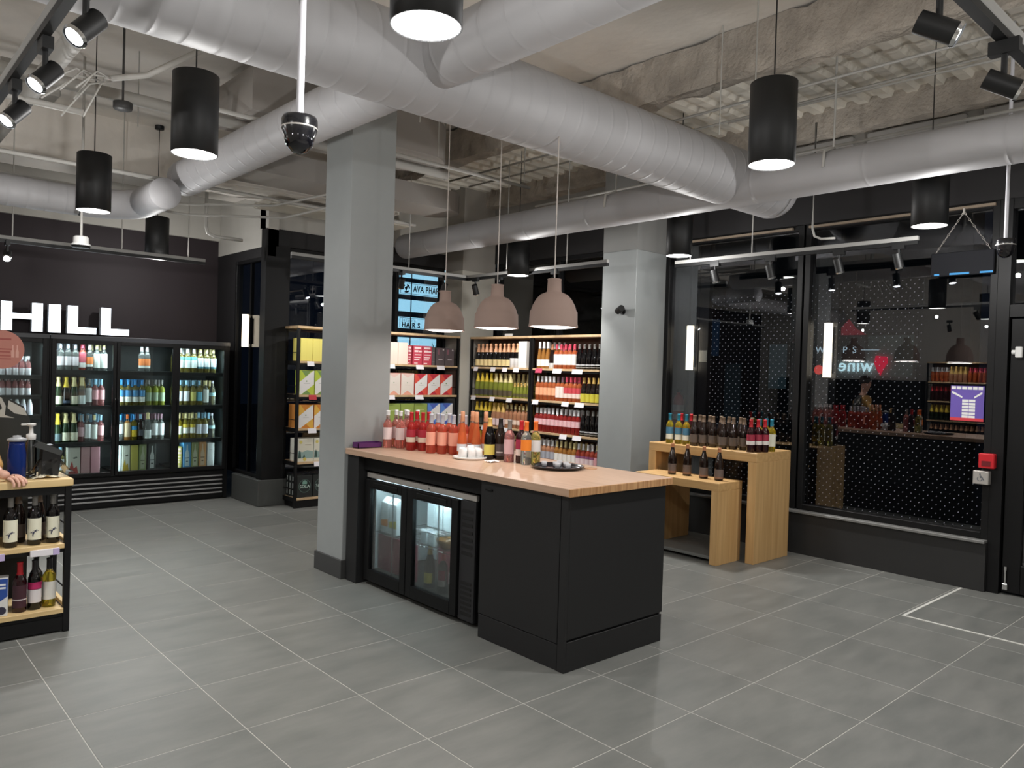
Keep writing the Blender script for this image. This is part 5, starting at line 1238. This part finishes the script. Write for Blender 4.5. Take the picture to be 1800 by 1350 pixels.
b = MB(); b.prism([(-.08, .19), (.06, .13), (.075, .16), (-.06, .225)], .10, 'xz', -.05); b.build('screen_hood', mat('hood_grey', (60, 62, 62), .2), o)
b = MB(); n = 9
g = [[(-.12+.26*i/(n-1), -.09+.14*j/(n-1), .004+.12*max(0, math.sin(PI*i/(n-1)))*max(0, math.sin(PI*j/(n-1)))+.02*math.sin(i*2.1+j*3.3)**2) for j in range(n)] for i in range(n)]
for i in range(n-1):
    for j in range(n-1): b.poly([g[i][j], g[i+1][j], g[i+1][j+1], g[i][j+1]])
b.build('plastic_wrap', CLEAR, o)
b = MB(); n = 9
g = [[(.97+.15*i/(n-1), 5.40+.08*j/(n-1), ZD+.003+.018*math.sin(PI*i/(n-1))*(.6+.4*math.sin(i*1.9+j))) for j in range(n)] for i in range(n)]
for i in range(n-1):
    for j in range(n-1): b.poly([g[i][j], g[i+1][j], g[i+1][j+1], g[i][j+1]])
tag(b.build('cloth', mat('white_cloth', (226, 216, 190), .9)), 'folded off white cloth lying on the till counter', 'cloth')
def tote():
    o = thing('display_stand', 'tall black card stand with white angular print behind the till', 'display stand', (.80, 5.93, 0))
    b = MB(); b.prism([(0, 0), (.235, 0), (.235, 1.29), (.20, 1.37), (.10, 1.43), (0, 1.46)], .05, 'xz', -.025); b.build('panel', mat('black_card', (34, 36, 33), .7), o)
    MB().box(0, .235, -.1, .1, 0, .03).build('foot', BLK, o)
    w_ = MB(); Yf = -.0256
    for q in ([(.01, 1.445), (.075, 1.43), (.10, 1.375), (.095, 1.315), (.15, 1.295), (.03, 1.305), (.08, 1.36), (.06, 1.415)], [(.115, 1.41), (.205, 1.355), (.22, 1.31), (.15, 1.325), (.11, 1.36)]):
        w_.poly([(x, Yf, z) for x, z in q])
    w_.build('printed_shapes', col((176, 174, 166)), o)
tote()

# ------------------------------------------------------------------ the person at the till (only the hand and a sleeve reach into the picture)
SKIN = mat('skin', (214, 168, 148), .55)
def skinned(name, chains, m, parent=None, sub=2):
    """chains: lists of (x, y, z, radius); a chain's first point may be an index pair (chain, i) to branch from"""
    vs, es, rad, roots, idx = [], [], [], [], {}
    for ci, ch in enumerate(chains):
        prev = None
        for i, p in enumerate(ch):
            if len(p) == 2:
                prev = idx[p]; continue
            k = len(vs); vs.append(p[:3]); rad.append(p[3]); idx[ci, i] = k
            if prev is None: roots.append(k)
            else: es.append((prev, k))
            prev = k
    me = bpy.data.meshes.new(name); me.from_pydata(vs, es, []); me.materials.append(m)
    o = put(name, me, parent)
    md = o.modifiers.new('skin', 'SKIN'); md.use_smooth_shade = True; md.branch_smoothing = .3
    for k, r in enumerate(rad):
        sv = me.skin_vertices[0].data[k]; sv.radius = (r, r) if not isinstance(r, tuple) else r; sv.use_root = k in roots
    s = o.modifiers.new('sub', 'SUBSURF'); s.levels = s.render_levels = sub
    return o
def person():
    hx, hy, hz = .835, 5.36, .980
    legs = []
    body = [[(.52, 6.05, .95, .135), (.52, 6.05, 1.10, .13), (.53, 6.03, 1.28, .15), (.535, 6.0, 1.40, .13), (.54, 5.99, 1.47, .06), (.545, 5.97, 1.54, .055), (.55, 5.95, 1.62, .085), (.55, 5.94, 1.70, .095), (.55, 5.95, 1.77, .07)],
            [(0, 0), (.43, 6.05, .86, .095), (.42, 6.03, .50, .062), (.42, 6.06, .10, .045), (.42, 5.92, .045, .035)],
            [(0, 0), (.61, 6.05, .86, .095), (.62, 6.03, .50, .062), (.62, 6.06, .10, .045), (.62, 5.92, .045, .035)],
            [(0, 3), (.36, 6.0, 1.40, .062), (.29, 6.0, 1.15, .045), (.27, 5.85, .97, .036), (.27, 5.78, .93, .03)],
            [(0, 3), (.70, 5.97, 1.40, .062), (.745, 5.74, 1.20, .046), (.775, 5.52, 1.075, .036), (.795, 5.43, 1.00, .028), (.815, 5.39, .996, .030), (hx, hy, hz+.003, .029)],
            # four fingers and a thumb of the left hand, closing over the edge of the counter
            [(hx+.012, hy+.012, .985, .013), (hx+.052, hy+.002, .985, .0115), (hx+.084, hy-.024, .962, .010), (hx+.090, hy-.034, .938, .0085)],
            [(hx+.016, hy-.004, .982, .0135), (hx+.050, hy-.018, .980, .0115), (hx+.072, hy-.038, .952, .010), (hx+.072, hy-.044, .924, .0085)],
            [(hx+.006, hy-.014, .980, .0125), (hx+.034, hy-.030, .976, .011), (hx+.050, hy-.044, .946, .0095), (hx+.047, hy-.048, .920, .008)],
            [(hx-.006, hy-.018, .977, .0115), (hx+.014, hy-.038, .968, .0095), (hx+.024, hy-.048, .942, .0085), (hx+.020, hy-.050, .922, .007)],
            [(hx+.004, hy+.026, .98, .013), (hx+.030, hy+.050, .970, .012), (hx+.058, hy+.058, .966, .0095)]]
    p = skinned('person', body, SKIN)
    tag(p, 'person at the left edge in a mustard top, resting a hand on the till counter', 'person')
    SH_ = mat('mustard_knit', (196, 150, 84), .85, bump=(120, .2)); TR_ = mat('dark_trousers', (34, 36, 44), .8)
    skinned('top', [[(.52, 6.05, .93, .155), (.52, 6.05, 1.10, .145), (.53, 6.03, 1.28, .165), (.535, 6.0, 1.40, .142), (.54, 5.99, 1.455, .075)],
                    [(0, 3), (.36, 6.0, 1.405, .078), (.29, 6.0, 1.15, .062), (.272, 5.87, 1.0, .05)],
                    [(0, 3), (.70, 5.97, 1.405, .078), (.745, 5.74, 1.20, .062), (.775, 5.53, 1.08, .05), (.792, 5.445, 1.015, .042)]], SH_, p)
    skinned('trousers', [[(.52, 6.05, .97, .15), (.52, 6.05, .90, .15)], [(0, 1), (.43, 6.05, .84, .108), (.42, 6.03, .50, .078), (.42, 6.06, .10, .06)], [(0, 1), (.61, 6.05, .84, .108), (.62, 6.03, .50, .078), (.62, 6.06, .10, .06)]], TR_, p)
    b = MB(); b.lathe([(.098*math.cos(a)+.004, .115*math.sin(a)) for a in [-.25+1.8*i/8 for i in range(9)]], 20, 0, (.55, 5.965, 1.70)); b.build('hair', mat('dark_hair', (44, 32, 26), .7), p)
    for x in (.42, .62):
        b = MB(); b.box(x-.045, x+.045, 5.86, 6.12, 0, .085, bev=.02); b.build('shoe', mat('black_shoe', (18, 18, 18), .5), p)
    e = MB()
    for sx in (-.034, .034): e.lathe([(0, -.008), (.007, -.004), (.009, 0), (.007, .004), (0, .008)], 10, 0, (.55+sx, 5.852, 1.69))
    e.build('eyes', mat('eye', (40, 30, 26), .2), p)
    b = MB(); b.lathe([(.0118, -.003), (.0128, 0), (.0118, .003)], 14, 0, (0, 0, 0)); r = b.build('ring', mat('gold_ring', (212, 176, 110), .2, metal=1), p)
    r.location = (hx+.030, hy-.012, .982); r.rotation_euler = (0, PI/2, -.4)
person()

# ------------------------------------------------------------------ outside, and the far wall that the window glass mirrors
tag(MB().box(8.2, 34, -20, 34, -.25, -.15).build('street_pavement', mat('wet_asphalt', (40, 42, 46), .4)), None, None, kind='structure')
tag(MB().box(-6, 8.2, 10.45, 34, -.25, -.15).build('street_pavement', MATS['wet_asphalt']), None, None, kind='structure')
def directory():
    o = thing('directory_sign', 'blue lit directory sign outside, with AVA PHAR and HAIR S panels', 'sign', (7.9, 12.0, 0))
    b = MB(); b.box(0, 1.75, .02, .25, 0, 3.75, bev=.01); b.build('sign_case', mat('dark_sign_case', (34, 40, 56), .5), o)
    PN = emit_mat('lit_panel', (152, 206, 226), 2.3)
    for z0, z1 in ((3.385, 3.625), (3.07, 3.30), (2.755, 2.975), (2.44, 2.65), (2.08, 2.27), (1.75, 1.98)):
        MB().box(.055, 1.70, 0, .02, z0, z1).build('lit_panel', PN, o)
    for x in (.055+.25,): MB().box(x, x+.022, -.004, .0, 1.75, 3.63).build('divider', MATS['dark_sign_case'], o)
    INK = mat('sign_ink', (30, 62, 88), .6)
    for z0, z1 in ((3.07, 3.30), (2.44, 2.65)):
        f = MB()
        for q in ((.075, 1.68, z0+.015, z0+.022), (.075, 1.68, z1-.022, z1-.015), (.075, .083, z0+.015, z1-.015)): f.box(q[0], q[1], -.003, 0, q[2], q[3])
        f.build('panel_border', INK, o)
    text('panel_word', 'AVA PHAR', INK, o, (.36, -.004, 3.135), RXZ, .165, .001, 'LEFT', 1.12, (.70, 1, 1), .004)
    text('panel_word', 'HAIR S', INK, o, (.12, -.004, 2.46), RXZ, .13, .001, 'LEFT', 1.15, (.95, 1, 1), .0045)
    text('panel_word', 'Jacob\'s', mat('sign_ink_pale', (110, 150, 176), .6), o, (.12, -.004, 2.565), RXZ, .085, .0008, 'LEFT', 1.3)
    e = MB(); R = .085
    for a0 in (0, 2.1, 4.2): e.add([(.20+r*math.cos(a0+t), -.004, 3.185+r*math.sin(a0+t)) for r in (R, R*.62) for t in (0, .35, .7, 1.05, 1.4)], [(i, i+1, 6+i, 5+i) for i in range(4)])
    e.poly([(.16, -.0045, 3.20), (.24, -.0045, 3.24), (.20, -.0045, 3.12)]); e.build('panel_emblem', INK, o)
    g = MB(); rnd = random.Random(5)
    for k in range(14):
        a = rnd.uniform(.3, 2.8); L = rnd.uniform(.1, .17); x = .95+rnd.uniform(-.1, .22); z = 2.06; w_ = .018
        g.poly([(x-w_, -.005-k*.0004, z), (x+w_, -.005-k*.0004, z), (x+L*math.cos(a)*1.2, -.005-k*.0004, z+L*math.sin(a))])
    g.build('printed_leaves', mat('leaf_green', (40, 126, 92), .6), o)
directory()
# dark shop fronts across the street, with the lit WRAPS name
FAC = mat('dark_facade', (44, 46, 52), .8)
def facade(label, x, y0, y1, h, wins):
    o = thing('shop_front', label, 'building', (x, y0, -.15))
    MB().box(0, .5, 0, y1-y0, 0, h).build('facade', FAC, o)
    for (a, b_, z0, z1, c, s) in wins:
        f = MB().box(-.06, 0, a-y0, b_-y0, z0, z1).build('window', BLK, o)
        MB().box(-.065, -.06, a-y0+.06, b_-y0-.06, z0+.06, z1-.06).build('pane', emit_mat('lit_pane_%d_%d_%d_%d' % (*c, int(s*1000)), c, s), f)
facade('dark shop front across the street, with the lit WRAPS name', 14.2, 4.4, 9.2, 5.5, [(8.55, 9.05, .4, 2.2, (120, 150, 160), .03), (7.55, 8.05, 1.6, 2.6, (150, 190, 200), .05), (5.2, 6.1, 1.9, 2.75, (150, 170, 160), .06), (4.6, 5.0, 1.3, 2.0, (140, 110, 110), .02)])
facade('low dark block far across the street, behind the wine rack window', 16.0, 9.5, 19.5, 6.0, [(10.2, 11.3, 2.3, 3.3, (90, 140, 190), .05), (11.8, 12.7, 1.6, 2.0, (90, 140, 190), .04), (13.9, 14.85, 3.85, 4.25, (90, 150, 200), .22), (13.9, 14.85, 3.0, 3.45, (80, 140, 190), .12), (17.9, 18.5, 3.6, 4.0, (80, 160, 230), .5)])
facade('dark block across the street, near the door side', 14.5, -6.0, 4.2, 5.0, [(2.3, 3.6, 3.35, 3.42, (110, 190, 240), .5), (-1.0, 1.5, .5, 2.3, (150, 160, 120), .03)])
o = thing('street_sign', 'white lit letters and a red mark over the shop across the street', 'sign', (14.1, 7.0, 2.22))
GLOW = emit_mat('white_letters', (206, 230, 240), .8)
for i, (ch, dy) in enumerate((('W', 0), ('R', -.20), ('A', -.36), ('P', -.52), ('S', -.70))):
    text('sign_letter', ch, GLOW, o, (-.02, dy, 0), RYZ, .17, .004)
b = MB(); b.box(-.03, -.02, -1.18, -.86, .05, .062); b.build('dash', GLOW, o)
b = MB(); b.prism([(-.35, .33), (-.62, .62), (-.75, .45), (-.95, .33)], .02, 'yz', -.03); b.build('red_mark', emit_mat('red_sign', (150, 24, 48), .5), o)
b = MB(); b.lathe([(0, 0), (.09, 0), (.09, .02), (0, .02)], 18, axis=0); o = tag(b.build('lit_roundel', emit_mat('red_roundel', (235, 70, 60), 1.0), None, (14.185, 6.98, 1.9)), 'small red lit round sign across the street', 'sign')
# the lit wine sign on the left wall, whose mirror image shows in the window
o = thing('wine_sign', 'lit wine sign with a red mark on the left wall, mirrored in the window glass', 'sign', (-3.22, 7.40, 1.93))
WL = emit_mat('wine_letters', (196, 232, 240), 6)
text('sign_word', 'wine', WL, o, (.03, 0, 0), RPX, .42, .02, 'LEFT', 1.06, (.95, 1, 1))
b = MB(); b.prism([(-.30, .34), (-.05, .36), (-.02, .20), (-.10, .02), (-.16, -.08), (-.22, .06), (-.30, .20)], .04, 'yz', .01); b.build('red_mark', emit_mat('wine_red', (210, 30, 64), 4), o)
RE = rack('wine rack on the left wall behind the till, seen only mirrored in the glass', (-2.85, 4.9, 0), PI/2, 1.25, back=True)
b, ms = MB(), []
for items, z in (([('pinkcap', 5), ('rose_gold', 4), ('whitecap_peach', 4)], LEV[4]), ([('redlabel', 7), ('red_magenta', 6)], LEV[3]), ([('dark_yfoil', 12)], LEV[2]), ([('cream_label', 12)], LEV[1])):
    for dx in (.07, .2): back_row(b, items, (-2.85-dx, 4.95, z), (-2.85-dx, 6.1, z), ms)
tag(b.build('left_wall_bottles', ms), 'rows of bottles on the rack at the left wall', 'bottles', kind='stuff')
spot('spotlight over the rack on the left wall', (-2.1, 5.5, 2.8), (-2.9, 5.5, 1.4), 2.96, 'spotlights behind the viewer', 110, 70)
tag(MB().box(-3.24, -3.0, 6.3, 9.6, 0, 1.75).build('dark_wall_cabinet', BLK), 'long black cabinet under the wine sign on the left wall', 'cabinet')
